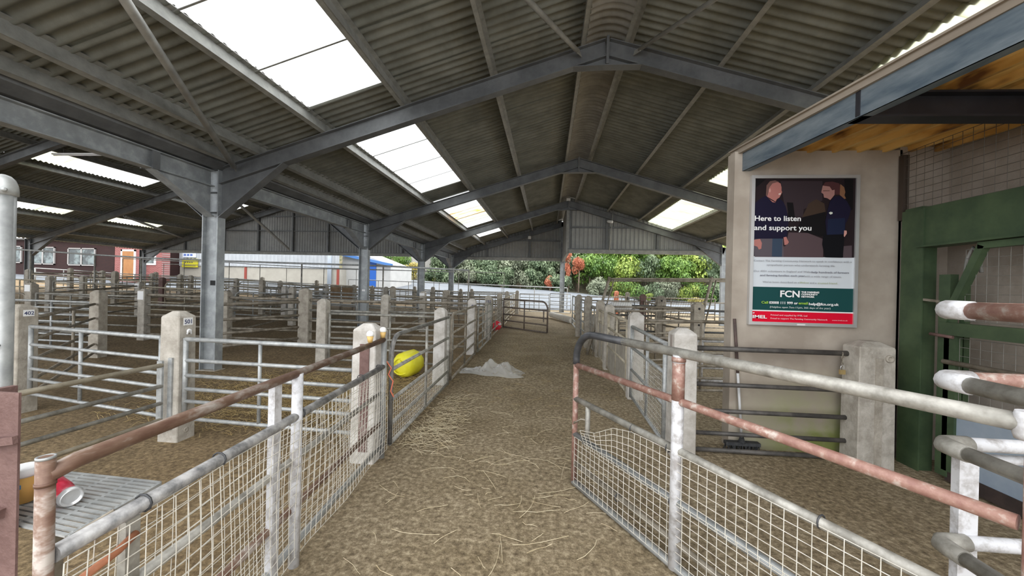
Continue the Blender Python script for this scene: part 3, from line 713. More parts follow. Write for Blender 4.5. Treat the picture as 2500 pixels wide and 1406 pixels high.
# posts read from the photo: (pixel x, pixel y of top, row depth, extras)
ROWS = {6.4:[], 8.2:[], 11.4:[], 13.4:[], 16.5:[], 18.4:[], 21.0:[]}
def rp(px, top, y, **k):
    q = at(px, top, y=y); ROWS[y].append((q.x, q.z, k))
G1, G2_ = 'concrete posts in the left pens', 'whitened posts in the left pens'
rp(250,708,6.4, m=conc2, lab='grey concrete post with a wire hook and steel latch, behind post 501', recess=True, w=.2)
rp(793,729,6.4, m=conc, lab='pale concrete post with steel gate latch plates, beyond the wide column', recess=True, holes=2)
rp(88,690,8.2, plate_white=.16, lab='post with a large white label and black cable, far down the left pens')
rp(360,705,8.2, plate_white=.2, lab='post with a white label behind the hooked post')
rp(560,710,8.2, m=conc2); rp(747,704,8.2, m=conc2, w=.24); rp(946,719,8.2, m=conc)
rp(718,700,11.4, m=conc); rp(1033,711,11.4, m=conc, plate_white=.08, lab='post with a small white label beyond the second column'); rp(569,702,11.4, m=concw, lab='whitened post just past the wide column'); rp(340,688,11.4, plate_white=.14, lab='post with a white label beneath the tall handrail')
rp(209,673,13.4); rp(286,662,13.4); rp(400,677,13.4, m=maroon, lab='post with a rusty red face in the left pens'); rp(958,699,13.4, m=conc2); rp(1088,708,13.4, m=conc2); rp(698,698,13.4, m=concw, lab='whitened post below the shed wall'); rp(640,684,13.4)
rp(170,654,16.5); rp(439,669,16.5); rp(468,672,16.5); rp(375,667,16.5); rp(795,693,16.5, m=concw, lab='whitened post in front of the brown hurdle sheets'); rp(250,660,16.5); rp(578,679,16.5)
rp(1057,700,18.4); rp(80,656,18.4, plate_white=.1, lab='far left post with an orange topped label'); rp(686,685,18.4); rp(866,695,18.4); rp(236,660,18.4)
rp(1125,705,21.0); rp(1152,705,21.0); rp(1012,699,21.0); rp(908,697,21.0)
ORDN = ['first','second','third','fourth','fifth','sixth','seventh','eighth','ninth','tenth','eleventh','twelfth','thirteenth','fourteenth','fifteenth']
ROWN = {6.4:'in the hooked post row',8.2:'in the white label row',11.4:'under the tall handrail',13.4:'behind the tall handrail',16.5:'under the thin handrail',18.4:'behind the thin handrail',21.0:'before the far gable'}
POS = {}
for y, L in ROWS.items():
    L.sort(key=lambda a: -a[0]); full = []
    prev = -1.55 if y > 7 else -1.6
    for x, z, k in L + [(-23.5, None, None)]:
        gap = prev - x
        if gap > 4.3:
            n = round(gap/3.1)
            for j in range(1, n): full.append((prev - gap*j/n, None, {}))
        if k is not None: full.append((x, z, k)); prev = x
    POS[y] = []
    for x, z, k in full:
        k = dict(k); lab = k.pop('lab', None)
        yy = y + random.uniform(-.08,.08)
        if abs(x-XV) < .3 and any(abs(yy-f) < .35 for f in FR): continue
        if 'm' not in k: k['m'] = random.choice([conc, conc, conc2])
        post(x, yy, z, lab or 'plain grey concrete post, %s from the alley %s' % (ORDN[len(POS[y])], ROWN[y]), group=G1, **k); POS[y].append((x, yy))
# alley posts, left and right lines
ALL, ALR = [], []
for px, top, y, lab, m in ((1077,751,5.65,'white topped alley post behind the yellow drum',concw),(1153,729,8.1,'alley post with a hand painted 5 on its white top',concw),(1193,721,10.4,'alley post painted 152 next to the red bag',conc),(1220,715,13.3,'brown alley post carrying the swung brown gate',conc2),(1238,711,16.2,'alley post beyond the swung brown gate',conc),(1263,709,19.4,'last alley post before the road rail on the left line',conc)):
    q = at(px, top, y=y); post(q.x, y, q.z, lab, w=.17, m=m); ALL.append((q.x, y, q.z))
for px, top, y, lab, m in ((1553,762,5.4,'rounded white post with faint painted number, behind the mesh gate',concw),(1488,743,7.2,'post with square white number board on the right alley line',conc),(1466,733,8.4,'narrow brown post on the right alley line',conc2),(1437,722,9.6,'broad brown post on the right alley line',conc2),(1414,719,11.6,'dark far post at the end of the right alley line',conc2)):
    q = at(px, top, y=y); post(q.x, y, q.z, lab, w=.19 if y < 6 else .17, m=m); ALR.append((q.x, y, q.z))
for (s, x, y, z, h) in (('5', ALL[1][0], ALL[1][1]-.08, ALL[1][2]-.2, .1), ('152', ALL[2][0]-.06, ALL[2][1]-.08, ALL[2][2]-.2, .1)):
    ob = [o for o in bpy.data.objects if o.type == 'EMPTY' and o.name.startswith('concrete_post') and abs(o.location.x-x) < .15 and abs(o.location.y-y-.08) < .15]
    if ob: text(s, h, (x, y-.012, z), mat('number_ink', (.05,.06,.14), None), ob[0], 'LEFT', .001, (PI/2,0,0), 'number')
for px, top, y, lab, m, w in ((1703,739,8.1,'brown post with two bolt holes by the poster wall pens',conc2,.2),(1613,722,9.5,'brown post with one bolt hole in the right pens',conc2,.2),(1570,718,12.4,'reddish brown post in the right pens',maroon,.17),(1532,713,16.5,'slim grey post in the right pens',conc2,.16),(1505,710,19.0,'orange red painted post near the road',mat('orange_post', (.55,.16,.08), (.65,.24,.14), 6),.2)):
    q = at(px, top, y=y); t = post(q.x, y, q.z, lab, w=w, d=w, m=m)
    for dz in ((.12,.45) if px == 1703 else (.12,)): 
        if px in (1703,1613): obj('bolt_hole', MB().lathe((q.x,y-w/2-.002,q.z-dz), [(.022,-.004),(.022,.006),(.01,.006)], 10, (0,-1,0)), black, t)

# ================================================================== GATES, HURDLES AND RAILS
def gate(name, lab, p, q, zs, r=.017, m=galvw, stile=True, mids=(.5,), rnd=None, mesh=None, cat='gate', group=None, rad=.16, sheet=None, stile_r=None, mrail=None, bot=None):
    """tubular gate from p=(x,y) to q; zs = rail heights above ground, highest first; rnd = 0/1: that end has a bent top corner"""
    gp, gq = gz(*p), gz(*q)
    P = lambda t, z: Vector((p[0]+(q[0]-p[0])*t, p[1]+(q[1]-p[1])*t, gp+(gq-gp)*t+z))
    L = math.hypot(q[0]-p[0], q[1]-p[1])
    t = thing(name, lab, cat, P(.5, 0), group)
    zb, zt = zs[-1], zs[0]; sr = stile_r or r*1.15
    for i, z in enumerate(zs):
        mm = (mrail[i] if mrail else m)
        if i == 0 and rnd is not None:
            k = rad/L; arc = [P((k-k*math.sin(a)) if rnd == 0 else 1-(k-k*math.sin(a)), zt-rad+rad*math.cos(a)) for a in [PI/2*j/6 for j in range(6,-1,-1)]]
            pts = [P(0 if rnd == 0 else 1, zb)] + arc + [P(1 if rnd == 0 else 0, zt)]
            obj('bent_frame', MB().tube(pts, r*1.15, 8), mm, t)
        else: obj('rail', MB().tube([P(0,z), P(1,z)], r*(1.15 if i == 0 else 1), 8), mm, t)
    if stile:
        for e in (0, 1):
            if rnd == e: continue
            obj('stile', MB().tube([P(e, zb-.02), P(e, zt+.01)], sr, 8), m, t)
    for f in mids: obj('brace_bar', MB().tube([P(f, zb), P(f, zt)], r*.9, 6), m, t)
    if mesh:
        z0, z1, du, dv = mesh
        mesh_wires('wire_mesh', t, wire, P(.01,z0), max(2,round(L*.98/du)), max(2,round((z1-z0)/dv)), P(.99,z0)-P(.01,z0), (0,0,z1-z0), .0022)
    if sheet:
        z0, z1 = sheet; d = (P(1,0)-P(0,0)).normalized(); n = Vector((-d.y,d.x,0))*.006
        obj('sheet_panel', MB().prism([P(.02,z0),P(.98,z0),P(.98,z1),P(.02,z1)], n), mat('grey_board', (.27,.245,.205), (.38,.35,.30), 6, .8), t)
    return t, P
Z6 = [.95,.755,.615,.49,.375,.215]; Z5 = [.98,.75,.55,.36,.15]
# hurdles of the first pens
gate('pen_gate', 'galvanised six rail gate hinged between the mossy post and post 501', (-5.62,3.64), (-3.60,3.24), Z6, .018, galv, mids=(.42,))
gate('pen_gate', 'galvanised six rail gate between post 501 and the whitewashed post', (-3.33,3.22), (-1.64,3.12), Z6, .018, galv, mids=(.46,))
t, P = gate('pen_rail_divider', 'dusty four tube divider running forward from post 501', (-3.47,3.13), (-3.47,.2), [.72,.53,.375,.225], .018, beige, stile=False, mids=(), cat='rails', mrail=[beige,galvw,galvw,beige])
obj('end_plate', MB().box(-3.51,-3.46,3.12,3.14,.1,.76), galv, t); obj('bolt_strip', MB().box(-3.45,-3.41,3.165,3.182,.12,.78), galv, t)
shr = 'tubular hurdle among the left pens'; GH = 'hurdles of the left pens'
for ya, L in POS.items():
    for hi_, ((xa, y1), (xb, y2)) in enumerate(zip(L, L[1:])):
        if abs(xa-xb) > 4.4: continue
        big = ya < 7
        if ya == 6.4 and xb < -7 and xa > -5:
            gate('pen_hurdle', 'pale five rail hurdle between the wide column and the latch plate post', (xa-.12,y1), (-5.35,6.38), [.96,.70,.47,.27,.1], .018, galvw, mids=(.5,)); 
            gate('pen_hurdle', 'dusty five rail hurdle between the wide column and the hooked post', (-5.85,6.38), (xb+.14,y2), [.98,.74,.52,.3,.1], .018, beige, mids=(.5,), rnd=1); continue
        if ya == 8.2 and xa > -8.3:
            gate('pen_rails', 'thick brown rails, %s set from the alley in the white label row' % ORDN[hi_+1], (xa-.1,y1), (xb+.1,y2), [1.07,.84,.6,.36,.14], .026, brown, stile=False, mids=(), cat='rails', group=GH, mrail=[brown,galvw,brown,brown,brown]); continue
        near = ya < 9
        rr = .019 if near else .02
        zs = (random.choice([[1.0,.8,.62,.45,.28,.1],[1.02,.78,.55,.32,.1],[.98,.74,.5,.25]]) if near else random.choice([[1.02,.78,.55,.32,.1],[.98,.74,.5,.25],[1.0,.7,.4,.1]])) if not (ya == 6.4) else [1.02,.9,.77,.64,.52,.40,.27,.13]
        rnd = random.choice([None,None,None,0,1]) if not big else None
        gate('pen_hurdle', '%s rail pen hurdle%s, %s from the alley %s' % ({8:'eight',6:'six',5:'five',4:'four'}[len(zs)], '' if rnd is None else ' with bent corner', ORDN[hi_+1], ROWN[ya]), (xa-.12,y1), (xb+.12,y2), zs, rr, random.choice([brown,galvw,beige,beige,galv] if near else [beige,galvw,galv,beige]), mids=random.choice([(.5,),(.35,),(.33,.66)]), rnd=rnd, group=GH, rad=.2)
    # first hurdle of the row, from the alley line
    if ya != 6.4:
        xa, y1 = L[0]
        if ya == 8.2: gate('pen_rails', 'thick brown rails joining the alley fence in the white label row', (-1.6,ya), (xa+.1,y1), [1.09,.86,.62,.36,.14], .026, brown, stile=False, mids=(), cat='rails', group=GH, mrail=[brown,galvw,brown,brown,brown])
        elif -1.6-xa > .9: gate('pen_hurdle', 'five rail pen hurdle joining the alley fence %s' % ROWN[ya], (-1.65,ya), (xa+.1,y1), [1.05,.8,.6,.4,.2], .02, random.choice([brown,galvw]), mids=(.5,), group=GH)
xa, y1 = POS[6.4][0]
gate('pen_hurdle', 'pale five rail hurdle from the latch plate post to the alley', (xa+.12,y1), (-1.6,6.35), [.95,.72,.52,.34,.14], .018, galvw, mids=(.5,.93))
# dividers running front to back
sd = 'long dirty tube divider between left pens'; GD = 'dividers of the left pens'
PAIRS = [(8.2,11.4),(13.4,16.5),(18.4,21.0)]
for a, b_ in PAIRS:
    for di, (xa, y1) in enumerate(POS[a]):
        c = min(POS[b_], key=lambda q: abs(q[0]-xa*(1.0)))
        if abs(c[0]-xa) < 1.1:
            gate('pen_divider', 'tube divider running back from the %s post from the alley %s' % (ORDN[di], ROWN[a]), (xa,y1+.09), (c[0],c[1]-.09), random.choice([[1.0,.74,.5,.26],[1.03,.7,.4]]), .022, random.choice([brown,brown,galvw]), stile=False, mids=(), cat='rails', group=GD)
b0 = min(POS[6.4], key=lambda q: abs(q[0]+8.3))
gate('pen_divider', 'dark tube divider running forward from the hooked post to the mossy post', (b0[0]+.05,b0[1]-.1), (-5.9,3.75), [1.0,.74,.5,.26,.1], .02, brown, stile=False, mids=(.4,), cat='rails')
v0 = min(POS[6.4], key=lambda q: abs(q[0]+4.0))
gate('pen_divider', 'dusty tube divider running from the latch plate post to post 501', (v0[0],v0[1]-.1), (-3.52,3.38), [.98,.72,.48,.25], .019, beige, stile=False, mids=(), cat='rails') if False else None
c0 = min(POS[8.2], key=lambda q: abs(q[0]+5.5)); 
gate('pen_divider', 'thick brown rails slanting from the broad post toward the column', (c0[0]-.1,c0[1]-.05), (-6.4,6.6), [1.02,.72,.45,.2], .028, brown, stile=False, mids=(), cat='rails')
# alley gates, left line
def gline(i, y0, y1, x0, x1, lab, **k): return gate('alley_gate', lab, (x0,y0), (x1,y1), **k)
gate('alley_gate', 'grey alley gate with a bent black top corner beside the yellow drum', (-1.41,3.36), (-1.46,5.55), [1.03,.72,.44,.22,.04], .019, galvw, mids=(.5,), rnd=0, mesh=(.04,.44,.05,.05), rad=.17, stile_r=.024, mrail=[mat('grey_worn_tube', (.10,.10,.10), (.30,.29,.27), 10, .4, .2),galvw,galvw,galvw,galvw])
gate('alley_gate', 'grey alley gate with a bent top corner, before the post painted 5', (-1.46,5.72), (-1.52,8.0), [1.06,.76,.5,.27,.05], .019, brown, mids=(.5,), rnd=0, rad=.17)
gate('alley_gate', 'grey alley hurdle ending beside the red bag', (-1.50,8.2), (-1.53,10.3), [1.0,.8,.6,.4,.2,.05], .019, galvw, mids=(.33,.66))
gate('alley_gate', 'grey alley hurdle in front of the brown post', (-1.55,10.5), (-1.58,13.2), [1.0,.8,.6,.4,.2,.05], .019, brown, mids=(.33,.66))
gate('alley_gate', 'far alley hurdle behind the swung brown gate', (-1.55,13.6), (-1.62,16.1), [1.0,.8,.6,.4,.2,.05], .02, beige, mids=(.33,.66))
gate('alley_gate', 'far alley hurdle reaching to the road rail', (-1.62,16.4), (-1.65,19.3), [1.0,.8,.6,.4,.2,.05], .02, beige, mids=(.33,.66))
gb, _P = gate('alley_gate', 'brown five rail gate swung open across the far end of the alley', (-1.52,13.25), (.02,11.95), [1.0,.72,.47,.26,.03], .024, mat('brown_gate_tube', (.11,.085,.07), (.19,.15,.125), 8, .5), mids=(.5,), rnd=1, rad=.25)
e = _P(.92,.55); obj('latch', MB().box(e.x-.02,e.x+.02,e.y-.04,e.y+.02,e.z-.2,e.z+.15), MATS['brown_gate_tube'], gb)
# right line
gate('alley_gate', 'mesh filled alley gate beside the whitewashed end post', (1.135,3.74), (1.165,5.3), [1.0,.72,.42,.06], .02, galv, mids=(.45,), mesh=(.06,.72,.05,.05), stile_r=.024)
gate('alley_gate', 'grey sheeted alley gate behind the rounded white post', (1.15,5.55), (1.13,7.1), [1.05,.78,.45,.05], .02, beige, mids=(.5,), sheet=(.06,.70))
gate('alley_gate', 'weathered sheeted alley gate by the square number board', (1.13,7.3), (1.12,8.3), [1.02,.78,.45,.05], .02, beige, mids=(.5,), sheet=(.06,.80))
gate('alley_gate', 'weathered sheeted alley gate between the brown posts', (1.12,8.5), (1.08,9.5), [1.05,.6,.05], .02, galvw, mids=(.5,), sheet=(.06,.85), rnd=1)
gate('alley_gate', 'pale grey alley gate with bent corner toward the road', (1.08,9.7), (1.02,11.5), [1.12,.8,.5,.25,.05], .022, galv, mids=(.5,), rnd=0, rad=.2)
gate('alley_gate', 'pale grey alley gate with bent corner farthest along the right line', (1.02,11.7), (.98,14.8), [1.12,.8,.5,.25,.05], .022, galv, mids=(.5,), rnd=0, rad=.2)
# dark rails between the end post and the drilled post, in front of the poster wall
t, P = gate('alley_rails', 'dark five rail barrier before the foot of the poster wall', (1.35,3.70), (2.76,3.70), [.975,.64,.395,.185,.03], .021, mat('dark_grimy_tube', (.045,.042,.04), (.115,.105,.095), 7, .5), mids=(), stile=False, cat='rails')
t.name = 'barrier_rails'
# right pens behind the wall
GRP = 'hurdles of the right pens'
RL = ['dark hurdle joining the rounded white post to the right pens','dark hurdle joining the square number board to the two hole post','dark hurdle joining the broad brown post to the one hole post','dark hurdle joining the dark far post to the reddish brown post','dark hurdle near the kerb pipe reaching the slim grey post','short dark hurdle between the two hole and one hole posts','dark divider from the one hole post to the reddish brown post','dark divider from the reddish brown post to the slim grey post','dark divider from the slim grey post to the orange red post','dark hurdle running outward from the two hole post','dark hurdle running outward from the reddish brown post','dark hurdle running outward from the slim grey post']
for i, (a, b_) in enumerate((((1.3,5.45),(3.0,5.6)),((1.25,7.25),(3.0,8.05)),((2.85,9.5),(1.3,9.6)),((3.1,12.4),(1.15,11.8)),((3.4,16.5),(1.1,15.2)),((3.1,8.2),(2.78,9.4)),((2.78,9.6),(3.05,12.3)),((3.05,12.5),(3.4,16.4)),((3.4,16.6),(3.4,19.0)),((3.2,8.1),(5.6,8.1)),((3.2,12.4),(6.2,12.6)),((3.4,16.5),(7.0,16.6)))):
    gate('pen_hurdle', RL[i], a, b_, [1.08,.84,.64,.46,.29,.12], .019, random.choice([brown,steel,brown]), mids=(.5,), group=GRP)
gate('pen_hurdle', 'small weathered white hurdle beside the edge of the poster wall', (2.35,6.2), (3.2,6.2), [.72,.5,.3,.1], .02, whitetube, mids=(.1,.9))
# tall leaning mesh frames
for i, (yy, dz, lab) in enumerate(((8.6,0.,'tall dark tube frame filled with fine mesh, leaning over the right pens'),(9.1,-.05,'second tall dark mesh frame behind the leaning one'))):
    a0, a1 = at(1471,735,y=yy), at(1488,676,y=yy); b0_, b1 = at(1722,742,y=yy), at(1738,676,y=yy)
    for v in (a1,b1): v.z += dz
    base = Vector((a0.x,yy,gz(a0.x,yy)))
    a0 = a0 + (a0-a1)*((a0.z-gz(a0.x,yy))/(a1.z-a0.z)); b0_ = b0_ + (b0_-b1)*((b0_.z-gz(b0_.x,yy))/(b1.z-b0_.z))
    t = thing('mesh_screen', lab, 'mesh frame', base)
    for p, q in ((a0,a1),(b0_,b1)): obj('upright', MB().tube([p,q], .03, 8), brown, t); obj('upright', MB().tube([p+Vector((.12,.05,0)),q+Vector((.12,.05,-.02))], .014, 6), brown, t)
    obj('rail', MB().tube([a1+Vector((0,0,-.04)), b1+Vector((.45,0,-.04))], .022, 8), brown, t)
    obj('rail', MB().tube([a0.lerp(a1,.62), b0_.lerp(b1,.62)], .018, 8), brown, t)
    mesh_wires('wire_mesh', t, wired, a0.lerp(a1,.5), 44, 10, b0_-a0, (a1-a0)*.47, .0015)
# walkway handrails standing over the pens
for pts, y, lab, r in ((((-40,604),(30,608),(75,611),(232,622),(345,629),(540,637),(737,643),(936,649),(1145,660)),11.5,'tall galvanised handrail crossing the left pens before the columns',.028),
                    (((300,631),(450,638),(560,641),(635,646),(791,654),(1010,661),(1120,664)),16.95,'thin tall handrail crossing the left pens behind the second column',.018),
                    (((400,644),(560,650),(700,654),(870,658),(1060,662),(1231,666)),19.5,'farthest thin tall handrail over the left pens',.016)):
    V = [at(a,b,y=y) for a,b in pts]; t = thing('handrail', lab, 'handrail', (V[0].x,y,gz(V[0].x,y)))
    obj('top_tube', MB().tube(V, r, 8), galv, t)
    for v in V[1:] if y < 12 else V[::1]:
        obj('upright', MB().tube([(v.x,y,gz(v.x,y)),(v.x,y,v.z)], r*.85, 8), galvw, t)
# rail barrier along the road and gate at the road end
t = thing('road_barrier', 'pale tubular barrier along the road beyond the last column', 'barrier', (-3,23,gz(-3,23)))
a, b_ = at(1000,689,y=23), at(1385,703,y=23)
xs = np.linspace(a.x-4, b_.x, 8)
obj('rail', MB().tube([(a.x-4,23,a.z+.1),b_], .03, 8), galv, t)
for dz in (.5,.95): obj('rail', MB().tube([(a.x-4,23,a.z+.1-dz),(b_.x,23,b_.z-dz)], .018, 6), galvw, t)
for x in xs: obj('upright', MB().tube([(x,23,gz(x,23)),(x,23,a.z+(b_.z-a.z)*(x-a.x)/(b_.x-a.x))], .022, 6), galvw, t)
gate('road_gate', 'pale tubular gate closing the alley beside the blue grey end column', (.15,20.6), (1.25,20.3), [1.05,.85,.65,.45,.25,.05], .02, galv, mids=(.5,))
gate('road_gate', 'pale tubular gate in front of the road', (-1.5,20.8), (.1,20.9), [1.0,.8,.6,.4,.2,.05], .018, galv, mids=(.33,.66))
# pale kerb pipe lying at the alley end
obj('kerb_pipe', MB().tube([(.2,17.6,.30),(1.0,15.2,.25)], .13, 12), mat('pale_concrete_pipe', (.52,.50,.46), (.62,.60,.56), 5), label='pale pipe lying on the ground at the alley end', cat='pipe')

# ================================================================== FOREGROUND FENCE ON THE LEFT
A, B = Vector((-1.30,1.84,0)), Vector((-1.41,3.306,0)); dF = (B-A).normalized(); nF = Vector((-dF.y,dF.x,0))
def FP(s, z, off=0): return A + dF*s + nF*off + Vector((0,0,z))
t = thing('mesh_fence', 'rusty railed mesh fence along the near left of the alley', 'fence', FP(.1,0))
obj('round_post', MB().tube([FP(-1.018,-.02),FP(-1.018,1.055)], .0178, 16), rusty, t, label='rusty round post')
obj('post_cap', MB().lathe(FP(-1.018,1.05), [(.0182,0),(.0182,.006),(.0145,.007),(.013,.002)], 16), galv, t)
obj('weld_ring', MB().tube([FP(-1.018,.985),FP(-1.018,.993)], .0195, 16), rusty, t)
obj('top_rail', MB().tube([FP(-1.02,1.008),FP(-.95,1.018),FP(1.32,1.022)], .021, 12), rusty, t)
obj('mesh_rail', MB().tube([FP(-1.0,.80),FP(.03,.795),FP(1.36,.79)], .022, 12), mat('grey_scuffed_tube', (.13,.13,.13), (.42,.41,.40), 14, .45, .25), t)
for z, r, m in ((.56,.019,galvw),(.30,.019,rusty),(.09,.021,galv)): obj('rail', MB().tube([FP(-1.0,z,.02),FP(1.36,z,.02)], r, 10), m, t)
for s, z1, w, m in ((-.80,.77,.026,galvw),(-.115,1.0,.032,whitetube),(.05,1.02,.027,whitetube),(1.33,1.02,.025,galv)):
    obj('upright', MB().bar(FP(s,0,.012), FP(s,z1,.012), w*1.7, w, side=dF) if s < .04 else MB().tube([FP(s,0),FP(s,z1)], w, 12), m, t)
obj('orange_handle', MB().tube([FP(-.98,.70,-.02),FP(-.86,.715,-.02),FP(-.80,.725,-.01)], .011, 8), mat('orange_rust', (.30,.11,.05), (.42,.17,.09), 12, .7), t, label='orange rusted bolt')
mesh_wires('wire_mesh', t, wire, FP(-1.0,.06,-.026), 46, 15, dF*2.36, (0,0,.72), .0021, sag=lambda p: p + nF*(.012*math.sin(p.y*7+p.z*5)))
mesh_wires('wire_mesh', t, wire, FP(-1.0,.06,.03), 40, 13, dF*2.36, (0,0,.70), .0018, sag=lambda p: p + nF*(.014*math.sin(p.y*6+p.z*4+1)))
for s in (-.77,-.47,.08,.86,1.22):
    obj('tie', MB().tube([FP(s,.80,0)+Vector((0,0,0))+v for v in [nF*(.027*math.cos(a))+Vector((0,0,.027*math.sin(a))) for a in [2*PI*k/10 for k in range(11)]]], .0035, 5), blacktube, t)
# shelf grating, can and cup
t = thing('metal_tray', 'grey slotted metal tray hung inside the mesh fence', 'tray', (-1.6,1.15,.75))
gp = [(-1.85,1.29),(-1.405,1.27),(-1.37,.975),(-1.80,1.03)]
b = MB(); 
for i in range(15):
    f = i/14; a = Vector((*gp[0],.75)).lerp(Vector((*gp[3],.75)), f); c = Vector((*gp[1],.75)).lerp(Vector((*gp[2],.75)), f)
    obj('slat', MB().bar(a, c, .012, .006), galv, t)
for f in (0,.25,.5,.75,1):
    a = Vector((*gp[0],.746)).lerp(Vector((*gp[1],.746)), f); c = Vector((*gp[3],.746)).lerp(Vector((*gp[2],.746)), f)
    obj('edge_bar', MB().bar(a, c, .012, .012), galv, t)
obj('bracket', MB().bar((-1.37,.98,.735),(-1.31,1.05,.78), .012, .02), brown, t); obj('bracket', MB().bar((-1.80,1.03,.745),(-1.80,1.03,.0), .03, .03), brown, t); obj('bracket', MB().bar((-1.85,1.28,.745),(-1.85,1.28,0), .03, .03), brown, t)
c0_ = Vector((-1.585,1.115,.789)); ax = Vector((.95,-.30,-.12)).normalized()
t = thing('drink_can', 'crushed red drink can lying on the metal tray', 'can', c0_+Vector((0,0,-.033)))
b = MB(); n = 16; a1 = ax.cross(Vector((0,0,1))).normalized(); a2 = a1.cross(ax)
prof = [(-.075,.020),(-.068,.027),(-.02,.030),(0,.024),(.02,.029),(.045,.031)]; vs = []
for s, r in prof:
    for k in range(n):
        an = 2*PI*k/n; rr = r*(1-.22*max(0,math.sin(an))*(1 if abs(s) < .03 else .3)+.05*math.sin(3*an+s*80)); vs.append(c0_+ax*s+a1*(rr*math.cos(an))+a2*(rr*math.sin(an)))
b.add(vs, [(i*n+k, i*n+(k+1)%n, (i+1)*n+(k+1)%n, (i+1)*n+k) for i in range(len(prof)-1) for k in range(n)]+[tuple(reversed(range(n)))], True)
obj('body', b, mat('red_can_print', (.66,.02,.06), (.82,.75,.78), 16, .3, .3, c3=(.68,.05,.10), lo=.5, hi=.72), t)
obj('end_rim', MB().lathe(c0_+ax*.045, [(.031,0),(.032,.004),(.028,.016),(.027,.018),(.024,.016),(.022,.008)], 18, ax), alu, t, label='bare aluminium can end')
obj('pull_tab', MB().bar(c0_+ax*.0535-a1*.004, c0_+ax*.0535+a1*.012, .008, .0015, side=a2), alu, t)
cp = at(58,1222,z=.757)
t = thing('paper_cup', 'tan paper cup with white rim and blue mark on the metal tray', 'cup', cp)
obj('body', MB().lathe(cp, [(.028,0),(.036,.085)], 20), mat('tan_paper', (.62,.36,.10), None), t); obj('rim', MB().lathe(cp, [(.036,.085),(.040,.092),(.040,.112),(.036,.114)], 20), whitep, t)
obj('blue_mark', MB().box(cp.x+.02,cp.x+.034,cp.y-.032,cp.y-.029,cp.z+.055,cp.z+.068), mat('blue_ink', (.08,.22,.38), None), t)
# tall galvanised pole and red oxide steel post at the frame's left edge
pl = at(2,700,y=1.15)
t = thing('galvanised_pole', 'tall galvanised pole with a domed cap at the near left', 'pole', (pl.x-.0,1.15,0))
obj('tube', MB().tube([(pl.x,1.15,0),(pl.x,1.15,1.80)], .031, 20), galv, t)
obj('cap', MB().lathe((pl.x,1.15,1.79), [(.031,-.01),(.036,-.008),(.036,.012),(.034,.028),(.028,.046),(.018,.058),(.006,.063)], 20), galv, t)
obj('cap_screw', MB().lathe((pl.x+.034,1.13,1.795), [(.007,0),(.007,.012),(.003,.014)], 8, (1,-.3,0)), galv, t)
obj('collar_bolt', MB().lathe((pl.x+.03,1.125,1.26), [(.009,0),(.009,.008),(.004,.01)], 8, (.7,-.7,0)), steel, t)
q0 = at(-60,1200,y=.98); q1 = at(48,1200,y=.98)
t = thing('steel_stanchion', 'red oxide painted steel stanchion at the near left edge', 'post', (q1.x-.06,.98,0))
obj('web', MB().box(q1.x-.16,q1.x-.004,.976,.982,0,1.155), maroon, t); obj('flange', MB().box(q1.x-.02,q1.x,.93,1.05,0,1.155), maroon, t) if False else obj('flange', MB().box(q1.x-.16,q1.x-.14,.92,1.06,0,1.15), maroon, t)
obj('ledge', MB().bar((q1.x-.2,.965,.985),(q1.x+.0,.968,1.02), .012, .022), maroon, t); obj('bracket', MB().bar((q1.x-.2,.965,.83),(q1.x-.04,.968,.80), .02, .03), maroon, t)

# two cups on the fence rail
cm = mat('wafer_tan', (.70,.46,.16), None, rough=.6); fm = mat('white_froth', (.84,.83,.80), None, rough=.7)
for (px, py_, s, lab) in ((873,842,.62,'small tan cup with white froth standing low on the rusty rail'),(934,812,1.34,'small tan cup with white froth on the rail end by the whitewashed post')):
    bp = FP(s*.97, 1.042)
    bp = FP(1.30,1.043) if s > 1 else FP(1.02,1.043)
    t = thing('small_cup', lab, 'cup', bp)
    obj('cup_body', MB().lathe(bp, [(.017,0),(.026,.05)], 14), cm, t); obj('froth', MB().lathe(bp, [(.026,.05),(.029,.056),(.029,.072),(.022,.085),(.010,.092)], 14), fm, t)
# orange twine
tw = mat('orange_twine', (.80,.22,.13), None, rough=.8)
p0 = FP(1.37,.0)
obj('twine', MB().tube([p0+Vector(v) for v in ((-.06,-.03,.60),(-.075,-.04,.72),(-.05,-.03,.80),(0,.03,.82),(.035,.05,.76),(.01,.05,.70),(.05,.06,.64),(.03,.06,.55),(.06,.06,.50))], .006, 6), tw, label='loop of orange baler twine on the gate hinge post', cat='twine', at_loc=tuple(p0))

# ================================================================== OPEN MESH GATE ON THE RIGHT
A2, B2 = Vector((.232,2.927,0)), Vector((1.265,1.134,0)); dG = (B2-A2).normalized(); nG = Vector((-dG.y,dG.x,0)); LG = (B2-A2).length
def GP(s, z, off=0): return A2 + dG*s + nG*off + Vector((0,0,z))
t = thing('open_mesh_gate', 'large worn red and white mesh gate standing open beside the alley', 'gate', GP(0,0))
arc = [GP(.20-.20*math.sin(a), .972+.20*math.cos(a)) for a in [PI/2*k/8 for k in range(8,-1,-1)]]
obj('bent_corner', MB().tube([GP(0,.93)]+arc+[GP(.55,1.172)], .026, 12), blacktube, t, label='dark smooth bent corner')
obj('top_rail', MB().tube([GP(.52,1.172),GP(LG,1.172)], .0262, 12), galvw, t)
obj('latch_stile', MB().tube([GP(0,.02),GP(0,.95)], .021, 12), redtube, t)
obj('rail', MB().tube([GP(0,.922),GP(LG,.905)], .021, 12), redtube, t)
obj('rail', MB().tube([GP(0,.664),GP(LG,.64)], .021, 12), galvw, t)
obj('rail', MB().tube([GP(0,.395),GP(LG,.36)], .021, 12), mat('grey_tube', (.17,.18,.18), (.30,.31,.31), 9, .45, .3), t)
obj('rail', MB().tube([GP(0,.18),GP(LG,.14)], .017, 10), brown, t)
